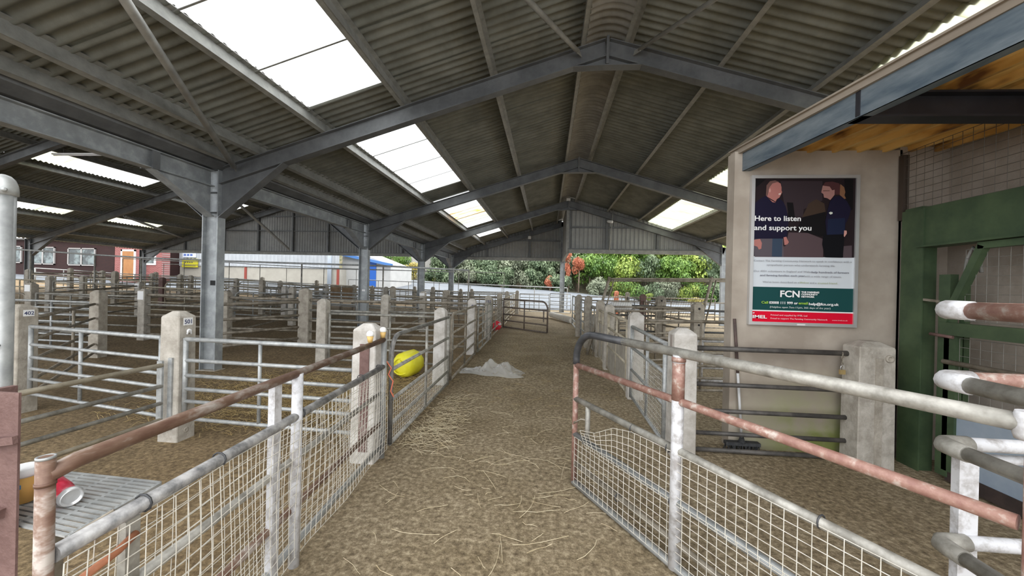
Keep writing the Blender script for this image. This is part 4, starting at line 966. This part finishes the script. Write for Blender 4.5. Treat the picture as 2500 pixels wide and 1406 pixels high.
obj('bottom_rail', MB().tube([GP(0,.03),GP(LG,.03)], .023, 12), MATS['galvanised_tube'], t)
obj('upright', MB().tube([GP(.953,.02),GP(.953,1.16)], .031, 14), whitetube, t, label='white painted upright with red patches'); obj('upright_sleeve', MB().tube([GP(.953,.92),GP(.953,1.12)], .0325, 14), redtube, t)
obj('collar', MB().tube([GP(.953,1.125),GP(.953,1.15)], .036, 14), redtube, t)
obj('short_upright', MB().tube([GP(.16,.39),GP(.16,.66)], .018, 10), galvw, t)
obj('hinge_post', MB().tube([GP(LG+.025,0),GP(LG+.025,1.20)], .018, 14), redtube, t); obj('hinge_collar', MB().lathe(GP(LG+.015,1.13), [(.026,0),(.030,.015),(.030,.06),(.026,.075)], 14), whitetube, t)
obj('latch_loop', MB().tube([GP(.0,.50),GP(.03,.49,-.03),GP(.12,.55,-.03),GP(.16,.55)], .006, 6), brown, t)
mesh_wires('wire_mesh', t, wire, GP(.03,.04,-.02), 41, 8, dG*(LG-.05), (0,0,.345), .0021)
def sg(p):
    s = (p-A2).dot(dG); k = math.exp(-((s-.2)/.22)**2)*max(0,(p.z-.36)/.3)
    return p + nG*(-.05*k) + Vector((0,0,-.17*k))
mesh_wires('wire_mesh', t, wire, GP(.16,.37,-.02), 38, 6, dG*(LG-.18), (0,0,.27), .0021, sag=sg)
for s, z in ((.62,.65),(.90,.645),(1.62,.65),(.14,.39),(.93,.37),(.5,.165)):
    obj('tie', MB().tube([GP(s,z)+v for v in [nG*(.025*math.cos(a))+Vector((0,0,.025*math.sin(a))) for a in [2*PI*k/10 for k in range(11)]]], .0035, 5), blacktube, t)
# race rails with elbows behind the hinge post
t = thing('race_rails', 'white and red elbowed pipe rails by the blue sheet gate', 'rails', (1.44,1.5,0))
cx_, cy_ = 1.475, 1.535
for z, m, r in ((1.457,redtube,.030),(1.202,redtube,.030),(.966,whitetube,.026),(.606,whitetube,.026)):
    obj('cross_rail', MB().tube([(cx_,cy_,z),(3.15,cy_+.02,z)], r*.95, 12), redtube if z > 1 else whitetube, t)
    obj('long_rail', MB().tube([(cx_-.03,cy_-.03,z),(cx_-.03,.3,z)], r*.95, 12), galvw if z < 1.3 else redtube, t)
    obj('elbow', MB().tube([(cx_+.07,cy_,z),(cx_+.02,cy_,z),(cx_-.01,cy_-.004,z),(cx_-.026,cy_-.018,z),(cx_-.03,cy_-.05,z),(cx_-.03,cy_-.10,z)], [r*1.1,r*1.14,r*1.16,r*1.16,r*1.14,r*1.1], 14), whitetube if z > 1 else galvw, t, label='pale elbow fitting')
obj('upright', MB().bar((1.56,1.56,0),(1.56,1.56,.955), .065, .03, side=(1,0,0)), whitetube, t)
obj('upright', MB().tube([(2.9,1.56,0),(2.9,1.56,1.46)], .03, 10), redtube, t)
obj('upright', MB().tube([(cx_-.03,.6,0),(cx_-.03,.6,1.46)], .03, 10), redtube, t)
obj('cross_rail', MB().tube([(1.60,1.58,.90),(3.1,1.60,.90)], .018, 8), whitetube, t)

# ================================================================== SMALL THINGS ON THE FLOOR
# broom
t = thing('broom', 'long broom with a white lower shaft leaning on the poster wall', 'broom', (1.86,3.80,.0))
h0, h1 = Vector((1.872,3.795,.10)), Vector((1.80,3.835,1.25))
obj('shaft', MB().tube([h0, h0.lerp(h1,.55)], .012, 8), mat('white_shaft', (.60,.60,.60), None), t); obj('grip', MB().tube([h0.lerp(h1,.55), h1], .0135, 8), mat('dark_grip', (.07,.05,.045), (.12,.08,.07), 10), t)
obj('head', MB().box(1.72,2.03,3.765,3.825,.055,.085), rubber, t); obj('socket', MB().lathe((1.872,3.795,.08), [(.04,0),(.025,.02),(.018,.05)], 10), rubber, t)
b = MB(); 
for i in range(60):
    x = 1.725+.30*i/59; yy = random.uniform(3.768,3.822); b.tube([(x,yy,.056),(x+random.uniform(-.015,.015),yy+random.uniform(-.02,.02),.0)], .004, 4, False)
obj('bristles', b, rubber, t, kind='stuff')
# chain and padlock
lp = Vector((2.655,3.695,.95))
t = thing('padlock', 'brass padlock and short chain hanging on the dark top rail', 'padlock', lp+Vector((0,0,-.15)))
for k in range(4):
    c = lp+Vector((0,-.024,.02-.03*k)); 
    obj('chain_link', MB().tube([c+Vector((.010*math.cos(a)*(1 if k%2 else .35),.010*math.cos(a)*(.35 if k%2 else 1),.019*math.sin(a))) for a in [2*PI*j/8 for j in range(9)]], .0032, 5), brown, t)
c = lp+Vector((0,-.024,-.12)); obj('shackle', MB().tube([c+Vector(v) for v in ((-.014,0,0),(-.014,0,.025),(-.007,0,.038),(.007,0,.038),(.014,0,.025),(.014,0,0))], .004, 6), alu, t)
obj('body', MB().box(c.x-.022,c.x+.022,c.y-.009,c.y+.009,c.z-.04,c.z), brass, t)
# clear plastic bag
random.seed(11)
bagm = bpy.data.materials.new('clear_plastic'); bagm.use_nodes = True; nt = bagm.node_tree; pb = nt.nodes['Principled BSDF']
pb.inputs['Base Color'].default_value = (.86,.87,.86,1); pb.inputs['Roughness'].default_value = .14
pb.inputs['Alpha'].default_value = .30
nx, ny = 44, 26; v = []
for j in range(ny+1):
    for i in range(nx+1):
        u, w_ = i/nx*2-1, j/ny*2-1
        wid = .36*(1-.45*max(0,-u)**1.5); x = u*.55; yy = w_*wid*(.65+.15*math.sin(3*u))
        edge = max(0, 1-max(abs(u)**4, abs(w_)**4))
        zz = .02 + edge*(.05 + .17*math.exp(-((u+.1)/.17)**2-((w_-.2)/.45)**2) + .13*math.exp(-((u-.42)/.25)**2-(w_/.6)**2) + .03*math.sin(9*u+4*w_)*math.sin(7*w_-3*u) + .016*abs(math.sin(17*u-9*w_)) + .012*math.sin(25*u+14*w_))
        v.append((-.93+x+.03*math.sin(5*w_), 6.42+yy+.03*math.sin(7*u), max(zz,.012)+.012))
b = MB(); b.add(v, [(j*(nx+1)+i, j*(nx+1)+i+1, (j+1)*(nx+1)+i+1, (j+1)*(nx+1)+i) for j in range(ny) for i in range(nx)], True)
obj('plastic_bag', b, bagm, label='crumpled clear plastic bag lying in the alley', cat='bag', at_loc=(-.93,6.42,.01))
# yellow drum
yc = Vector((-2.22,6.02,0))
t = thing('yellow_drum', 'bright yellow plastic drum lying behind the alley gate', 'drum', yc)
obj('body', MB().lathe(yc+Vector((-.02,.0,.22)), [(.08,-.21),(.16,-.20),(.20,-.15),(.21,-.08),(.205,-.02),(.21,.05),(.20,.16),(.16,.21)], 10, (.25,1,.08)), yellow, t)
obj('rim', MB().tube([yc+Vector((-.07,-.19,.205))+Vector((.13*math.cos(a),-.01,.13*math.sin(a))) for a in [2*PI*k/16 for k in range(17)]], .012, 6), yellow, t)
obj('cap', MB().lathe(yc+Vector((-.08,-.215,.28)), [(.035,0),(.035,.02),(.02,.022)], 12, (-.25,-1,-.08)), yellow, t)
# red bag near the brown gate
rb = at(1211,808,z=gz(-1.5,12.4))
random.seed(3); b = MB(); n = 12; vs = []
for i in range(6):
    for k in range(n):
        th = PI*(i+.5)/6; rr = .16*(1+.25*math.sin(3*k+i)*.5+random.uniform(-.12,.12)); vs.append((rb.x+rr*math.sin(th)*math.cos(2*PI*k/n), rb.y+rr*math.sin(th)*math.sin(2*PI*k/n), gz(rb.x,rb.y)+.17+.17*math.cos(th)))
b.add(vs, [(i*n+k, i*n+(k+1)%n, (i+1)*n+(k+1)%n, (i+1)*n+k) for i in range(5) for k in range(n)]+[tuple(range(n)), tuple(reversed(range(5*n,6*n)))], True)
t = thing('red_bag', 'crumpled red bag on the alley floor by the brown gate', 'bag', (rb.x,rb.y,gz(rb.x,rb.y))); obj('bag_body', b, redp, t); obj('pale_lining', MB().lathe((rb.x+.12,rb.y-.08,gz(rb.x,rb.y)+.2), [(.03,0),(.06,.03),(.05,.06)], 8), whitep, t)
# white trough behind the right line
q = at(1512,749,y=9.0); t = thing('white_trough', 'white plastic trough hung behind the square number board', 'trough', (q.x,9.0,gz(q.x,9)))
obj('tub', MB().lathe((q.x-.2,9.0,q.z), [(.05,-.02),(.10,0),(.115,.06),(.115,.40),(.10,.46),(.05,.48)], 14, (1,0,0)), whitep, t); obj('bracket', MB().tube([(q.x,9.0,q.z),(q.x,9.0,gz(q.x,9))], .02, 6), brown, t)
# brown sheets on hurdles in the left pens, in front of the red posts
GB = 'brown sheeted hurdles'
for i,(xa,xb) in enumerate(((808,832),(836,862))):
    p, q = at(xa,690,y=15), at(xb,690,y=15)
    gate('sheeted_hurdle', ('rust brown sheeted hurdle beside the second column','rust brown sheeted hurdle farther from the second column')[1-i], (p.x,15), (q.x,15), [1.15,.6,.1], .02, brown, mids=(), group=GB)
    o = obj('sheet_panel', MB().box(p.x,q.x,14.98,14.99,gz(p.x,15)+.55,gz(p.x,15)+1.1), mat('rust_brown_sheet', (.16,.10,.05), (.24,.16,.09), 5), bpy.data.objects[[o.name for o in bpy.data.objects if o.name.startswith('sheeted_hurdle')][-1]])

# straw
random.seed(21)
def strands(n, fx, fy, ln=(.08,.3), r=.0022, zoff=.006, dense=0):
    b = MB()
    for i in range(n):
        x, y = fx(), fy(); a = random.gauss(0,.6) if random.random() < .6 else random.uniform(0,PI); L = random.uniform(*ln); k = random.gauss(0,3.0)
        pts = []; p = Vector((x,y,0))
        for j in range(5):
            pts.append(Vector((p.x,p.y,gz(p.x,p.y)+zoff+random.uniform(0,.012+dense)))); p = p + Vector((math.cos(a),math.sin(a),0))*L/4; a += k*L/4
        b.tube(pts, r, 3, False)
    return b
obj('loose_straw', strands(90, lambda: random.triangular(-1.35,.75,-.2), lambda: random.triangular(1.3,4.6,2.6), (.04,.36), .0016), strawm, label='loose straw strands scattered on the alley floor', kind='stuff', cat='straw')
obj('straw_drift', strands(300, lambda: random.triangular(-1.38,-.85,-1.35), lambda: random.triangular(3.2,5.2,3.6), (.08,.26), .0016, .006, .02), strawm, label='drift of straw along the foot of the alley gate', kind='stuff', cat='straw')
obj('pen_straw', strands(3200, lambda: random.triangular(-5.2,-1.5,-2.4), lambda: random.triangular(3.3,6.3,4.6), (.06,.22), .0022, .005, .03), mat('old_straw', (.36,.25,.10), (.55,.42,.2), 9, .85), label='trodden straw bedding in the first pens', kind='stuff', cat='straw')
obj('back_straw', strands(130, lambda: random.uniform(-1.2,1.0), lambda: random.uniform(4.6,12), (.06,.2), .0016, .005, .0), MATS['old_straw'], label='thin trampled straw along the alley', kind='stuff', cat='straw')

# ================================================================== OUTSIDE
# pale shed
YS = 30.0
shed = thing('shed', 'long pale shed with corrugated upper wall and blockwork below', 'building', (-25,YS,gz(-25,YS)))
cream = mat('cream_blockwork', (.36,.335,.285), (.42,.395,.34), 1.5, .9); pal = mat('pale_corrugated', (.38,.40,.42), (.44,.46,.48), 1, .6); redo = mat('red_oxide_post', (.26,.05,.035), None)
xa, xb = -34.0, -17.2; zg_ = gz(-25,YS)
obj('block_wall', MB().box(xa,xb,YS,YS+6,zg_-1,2.75), cream, shed)
n = 16; w = (xb-xa)/n
for i in range(n):
    vs = []; k = 12
    for j in range(k+1):
        x = xa+w*i+w*j/k; off = -.05 if (j//2)%2 else -.12; vs += [(x,YS+off,2.72),(x,YS+off,6.4)]
    obj('wall_sheet', MB().add(vs, [(2*j,2*j+2,2*j+3,2*j+1) for j in range(k)]), pal, shed)
for x in (-29.5,-25.6,-17.35): 
    obj('red_post', MB().box(x-.10,x+.10,YS-.06,YS+.02,zg_-.5,2.7), redo, shed)
obj('downpipe', MB().tube([(-18.0,YS-.2,zg_-.5),(-18.0,YS-.2,6)], .16, 10), mat('grey_pipe', (.45,.50,.56), None), shed)
obj('roof', MB().prism([(xa-.3,YS-.4,6.4),(xa-.3,YS+6.4,6.4),(xa-.3,YS+3,7.6)], (xb-xa+.6,0,0)), mat('grey_roof', (.3,.3,.3), None), shed)
t = thing('notice_board', 'yellow notice board on the shed wall', 'sign', (-26.9,YS-.2,2.6))
p, q = at(444,652,y=YS-.2), at(482,632,y=YS-.2); obj('board', MB().box(p.x,q.x,YS-.2,YS-.12,p.z,q.z), mat('yellow_board', (.50,.45,.02), None), t)
text('DAY+B', .28, (p.x+.3,YS-.21,(p.z+q.z)/2), mat('sign_ink', (.06,.06,.05), None), t, 'LEFT', .004) if False else None
for i in range(4): obj('print_block', MB().box(p.x+.28+.2*i,p.x+.40+.2*i,YS-.204,YS-.2,(p.z+q.z)/2+.02,(p.z+q.z)/2+.16), mat('sign_ink', (.06,.06,.05), None), t)
obj('print_line', MB().box(p.x+.15,q.x-.15,YS-.204,YS-.2,p.z+.1,p.z+.15), MATS['sign_ink'], t)
t = thing('notice_board', 'pale blue lettered board above the yellow notice', 'sign', (-26.9,YS-.2,3.3)); p2, q2 = at(446,628,y=YS-.2), at(478,614,y=YS-.2)
obj('board', MB().box(p2.x,q2.x,YS-.2,YS-.14,p2.z,q2.z), mat('pale_board', (.62,.66,.74), None), t)
for i in range(3): obj('print_block', MB().box(p2.x+.1+.3*i,p2.x+.32+.3*i,YS-.204,YS-.2,p2.z+.12,p2.z+.3), mat('blue_sign', (.10,.16,.42), None), t)
# white office with blue door
off = thing('office', 'white rendered office with a blue door and blue fascia', 'building', (-15,31,gz(-15,31)))
p, q = at(836,640,y=31), at(954,640,y=31); zg_ = gz(-15,31); wht2 = mat('white_render', (.42,.415,.40), (.48,.475,.455), 1.5, .9); blu = mat('bright_blue', (.012,.10,.42), None, rough=.45)
zl, zr_ = at(836,600,y=31).z, at(954,647,y=31).z
obj('front_wall', MB().prism([(p.x,31,zg_-.6),(q.x,31,zg_-.6),(q.x,31,zr_),(p.x,31,zl)], (0,5,0)), wht2, off)
d0, d1 = at(901,640,y=30.95), at(917,698,y=30.95); obj('door', MB().box(d0.x,d1.x,30.94,31.0,d1.z-.2,d0.z), blu, off)
obj('fascia', MB().bar(at(840,622,y=30.8), at(956,647,y=30.8), .5, .22, side=(0,1,0)), mat('pale_blue_fascia', (.06,.17,.42), None), off)
obj('red_post', MB().box(p.x+.1,p.x+.36,30.9,31.0,zg_-.5,at(836,660,y=31).z), redo, off)
# brick buildings far left
YB = 25.0
brickd = bpy.data.materials.new('shaded_red_brick'); brickd.use_nodes = True
def brick_mat(m, c1, c2, mo):
    nt = m.node_tree; bt = nt.nodes.new('ShaderNodeTexBrick'); g = nt.nodes.new('ShaderNodeNewGeometry'); mp = nt.nodes.new('ShaderNodeMapping'); mp.inputs['Rotation'].default_value = (PI/2,0,0)
    nt.links.new(g.outputs['Position'], mp.inputs[0]); nt.links.new(mp.outputs[0], bt.inputs['Vector'])
    bt.inputs['Color1'].default_value = (*c1,1); bt.inputs['Color2'].default_value = (*c2,1); bt.inputs['Mortar'].default_value = (*mo,1)
    bt.inputs['Scale'].default_value = 1; bt.inputs['Brick Width'].default_value = .225; bt.inputs['Row Height'].default_value = .075; bt.inputs['Mortar Size'].default_value = .008
    nt.links.new(bt.outputs['Color'], nt.nodes['Principled BSDF'].inputs['Base Color']); nt.nodes['Principled BSDF'].inputs['Roughness'].default_value = .9
brick_mat(brickd, (.018,.0035,.003), (.028,.006,.005), (.022,.009,.008))  # red brick with the shade on this front put into its colour
brickp = bpy.data.materials.new('pink_red_brick'); brickp.use_nodes = True; brick_mat(brickp, (.21,.05,.048), (.27,.078,.072), (.30,.20,.19))
bd = thing('brick_building', 'shade-darkened red brick building with white framed windows behind the left pens', 'building', (-36,YB,gz(-36,YB))); zg_ = gz(-36,YB)
obj('front_wall', MB().box(-46,-31.75,YB,YB+5,zg_-.5,4.2), brickd, bd)
obj('flat_roof', MB().box(-46.2,-31.6,YB-.25,YB+5,4.2,4.32), mat('roof_felt', (.05,.045,.04), None), bd)
glass = mat('window_glass', (.02,.028,.028), (.15,.19,.19), 1.6, .2, lo=.45, hi=.6); whitef = mat('dull_white_frame', (.36,.35,.34), None)
for (x0p, y0p, x1p, y1p) in ((20,600,52,642),(76,602,133,646),(166,605,232,649)):
    a, c = at(x0p,y0p,y=YB-.05), at(x1p,y1p,y=YB-.05)
    wf = obj('window_frame', MB().box(a.x,c.x,YB-.08,YB,c.z,c.z+.07).box(a.x,c.x,YB-.08,YB,a.z-.07,a.z).box(a.x,a.x+.07,YB-.08,YB,c.z,a.z).box(c.x-.07,c.x,YB-.08,YB,c.z,a.z).box((a.x+c.x)/2-.05,(a.x+c.x)/2+.05,YB-.08,YB,c.z,a.z), whitef, bd)
    obj('pane', MB().box(a.x+.1,(a.x+c.x)/2,YB-.04,YB-.02,c.z+.1,a.z-.1), glass, wf); obj('pane', MB().box((a.x+c.x)/2,c.x-.1,YB-.04,YB-.02,c.z+.1,a.z-.1), glass, wf)
bp_ = thing('brick_porch', 'pink red brick porch with an orange wooden door', 'building', (-30.7,YB-.3,gz(-30.7,YB)))
YP = YB-.4; a, c = at(281,596,y=YP), at(340,598,y=YP)
obj('front_wall', MB().box(a.x,c.x,YP,YP+1.0,zg_-.6,a.z), brickp, bp_)
for i in range(7): x = a.x+.05+i*(c.x-a.x-.1)/7; obj('eaves_block', MB().box(x,x+.16,YP-.12,YP,a.z-.02,a.z+.1), mat('grey_eaves', (.35,.34,.33), None), bp_)
d0, d1 = at(297,609,y=YP), at(331,682,y=YP); df = obj('door_frame', MB().box(d0.x,d0.x+.12,YP-.06,YP,d1.z,d0.z).box(d1.x-.12,d1.x,YP-.06,YP,d1.z,d0.z).box(d0.x,d1.x,YP-.06,YP,d0.z-.12,d0.z), whitep, bp_)
obj('door', MB().box(d0.x+.12,d1.x-.12,YP-.05,YP-.01,d1.z,d0.z-.12), mat('orange_wood', (.30,.12,.03), (.36,.16,.045), 3, .6), bp_)
bq = thing('brick_annexe', 'pink red brick annexe with a small white window', 'building', (-28.5,YB,gz(-28.5,YB))); a, c = at(347,600,y=YB), at(396,606,y=YB)
obj('front_wall', MB().box(a.x,c.x,YB,YB+.6,zg_-.6,a.z), brickp, bq)
d0, d1 = at(354,622,y=YB), at(381,647,y=YB); wf = obj('window_frame', MB().box(d0.x,d1.x,YB-.06,YB,d1.z,d0.z), whitep, bq); obj('pane', MB().box(d0.x+.12,d1.x-.12,YB-.07,YB-.06,d1.z+.12,d0.z-.12), glass, wf)
# pale house and garden wall beyond the road
hs = thing('far_house', 'pale rendered house wall beyond the road', 'building', (-14,47,4)); a, c = at(975,600,y=47), at(1092,668,y=47)
obj('wall', MB().box(a.x,c.x,47,52,c.z-1.5,9), mat('pale_house', (.34,.325,.30), (.40,.385,.36), 1), hs); obj('roof', MB().prism([(a.x-.3,46.7,9),(a.x-.3,52.3,9),(a.x-.3,49.5,11)], (c.x-a.x+.6,0,0)), MATS['grey_roof'], hs)

# hedge and trees
def foliage(seed, n=2600, leaf=.075):
    rnd = random.Random(seed); b = MB()
    lumps = [(Vector((rnd.uniform(-.55,.55),rnd.uniform(-.5,.5),rnd.uniform(-.5,.55))), rnd.uniform(.32,.55)) for _ in range(9)]
    for i in range(n):
        c, r = rnd.choice(lumps); d = Vector((rnd.gauss(0,1),rnd.gauss(0,1),rnd.gauss(0,1))).normalized()
        p = c + d*r*rnd.uniform(.75,1.05); nn = (d + Vector((rnd.gauss(0,.5),rnd.gauss(0,.5),rnd.gauss(0,.5)))).normalized()
        u = nn.cross(Vector((0,0,1))); u = u.normalized() if u.length > 1e-3 else Vector((1,0,0)); w = nn.cross(u); s = leaf*rnd.uniform(.6,1.3)
        b.add([p-u*s*.55, p-w*s*.9+nn*s*.2, p+u*s*.55, p+w*s], [(0,1,2,3)])
    return b.mesh('foliage')
FV = [foliage(s) for s in (1,2,3)]; FM = {}
lm = {'ivy': leaf_material('ivy_leaf', (.055,.095,.045), (.19,.245,.135)), 'green': leaf_material('hedge_leaf', (.045,.11,.018), (.20,.33,.055)), 'lime': leaf_material('lime_leaf', (.10,.17,.02), (.34,.42,.08)), 'yellow': leaf_material('yellow_leaf', (.28,.25,.05), (.55,.45,.14)), 'dead': leaf_material('dead_leaf', (.34,.085,.035), (.55,.20,.11)), 'dull': leaf_material('dull_leaf', (.12,.14,.09), (.26,.29,.19))}
barkm = mat('bark', (.10,.075,.05), (.18,.14,.10), 4, .95)
BL = {'ivy':'dark ivy bush','green':'bright green bush','lime':'yellow green bush','yellow':'yellow flowering shrub','dead':'orange dead leaved bush','dull':'dull grey green bush'}
BC = {}
def bush(px, py, y, rx, rz, kind, i, tier='loose on the slope'):
    p = at(px, py, y=y); zb = gz(p.x,min(y,44)) + 5.0*sm(45.5,53,y)
    BC[(kind,tier)] = BC.get((kind,tier), -1)+1
    t = thing('bush', '%s, %s from the shed side %s' % (BL[kind], ORDN[BC[(kind,tier)]], tier), 'bush', (p.x,y,min(zb,p.z-rz*.3)), 'bushes on the bank')
    key = (kind, i%3)
    if key not in FM: me = FV[i%3].copy(); me.materials.append(lm[kind]); FM[key] = me
    o = bpy.data.objects.new('foliage', FM[key]); COL.objects.link(o); o.parent = t; o.location = p - Vector(t.location); o.scale = (rx, rx*.8, rz); o.rotation_euler = (0,0,i*1.3)
    obj('stem', MB().tube([(p.x,y,min(zb,p.z-rz*.3)-.3),(p.x+.1,y+.1,p.z)], [.12,.06], 6), barkm, t)
i = 0
random.seed(5)
for (tier, x0p, x1p, y, py0, py1, step, kinds, rx, rz) in (('in the lowest left tier',1090,1375,42.6,676,694,44,('ivy','dull','ivy'),1.9,1.35),('in the middle left tier',1085,1385,44.5,650,655,42,('ivy','ivy','dull'),2.2,1.9),('in the upper left tier',1085,1395,47,618,620,46,('ivy','green','ivy'),2.6,2.4),
        ('in the lowest right tier',1470,1790,41.6,702,722,40,('green','ivy','dull','lime'),1.8,1.35),('in the middle right tier',1405,1800,44.5,652,662,42,('green','green','lime','ivy'),2.2,1.9),('in the upper right tier',1390,1810,47,618,622,46,('green','lime','green'),2.7,2.4),('along the right skyline',1385,1820,50,585,590,56,('green','lime'),3.2,2.8),('beside the office',940,985,44,650,650,30,('green',),1.6,2.0),('below the pale house',1040,1100,43.8,672,672,34,('lime','ivy'),1.2,1.0),('along the left skyline',1140,1380,50,585,585,56,('ivy','green'),3.2,2.8)):
    px = x0p
    while px <= x1p:
        f = (px-x0p)/max(1,(x1p-x0p)); bush(px+random.uniform(-8,8), py0+(py1-py0)*f+random.uniform(-7,7), y+random.uniform(-.5,.5), rx*random.uniform(.9,1.15), rz*random.uniform(.9,1.15), kinds[i%len(kinds)], i, tier); i += 1; px += step
for (px, py_, y, rx, rz, k) in ((998,665,42.5,1.3,.9,'yellow'),(1012,655,43,1.0,.8,'yellow'),(955,660,43,1.5,1.4,'green'),(1413,648,42.0,.95,1.0,'dead'),(1388,662,42.2,.5,1.1,'dead'),(1343,690,41.6,.9,1.0,'dead'),(1383,628,42.5,.8,.6,'dead'),(1580,725,30,.5,.35,'lime'),(1700,735,27,.7,.35,'yellow')):
    bush(px, py_, y, rx, rz, k, i); i += 1
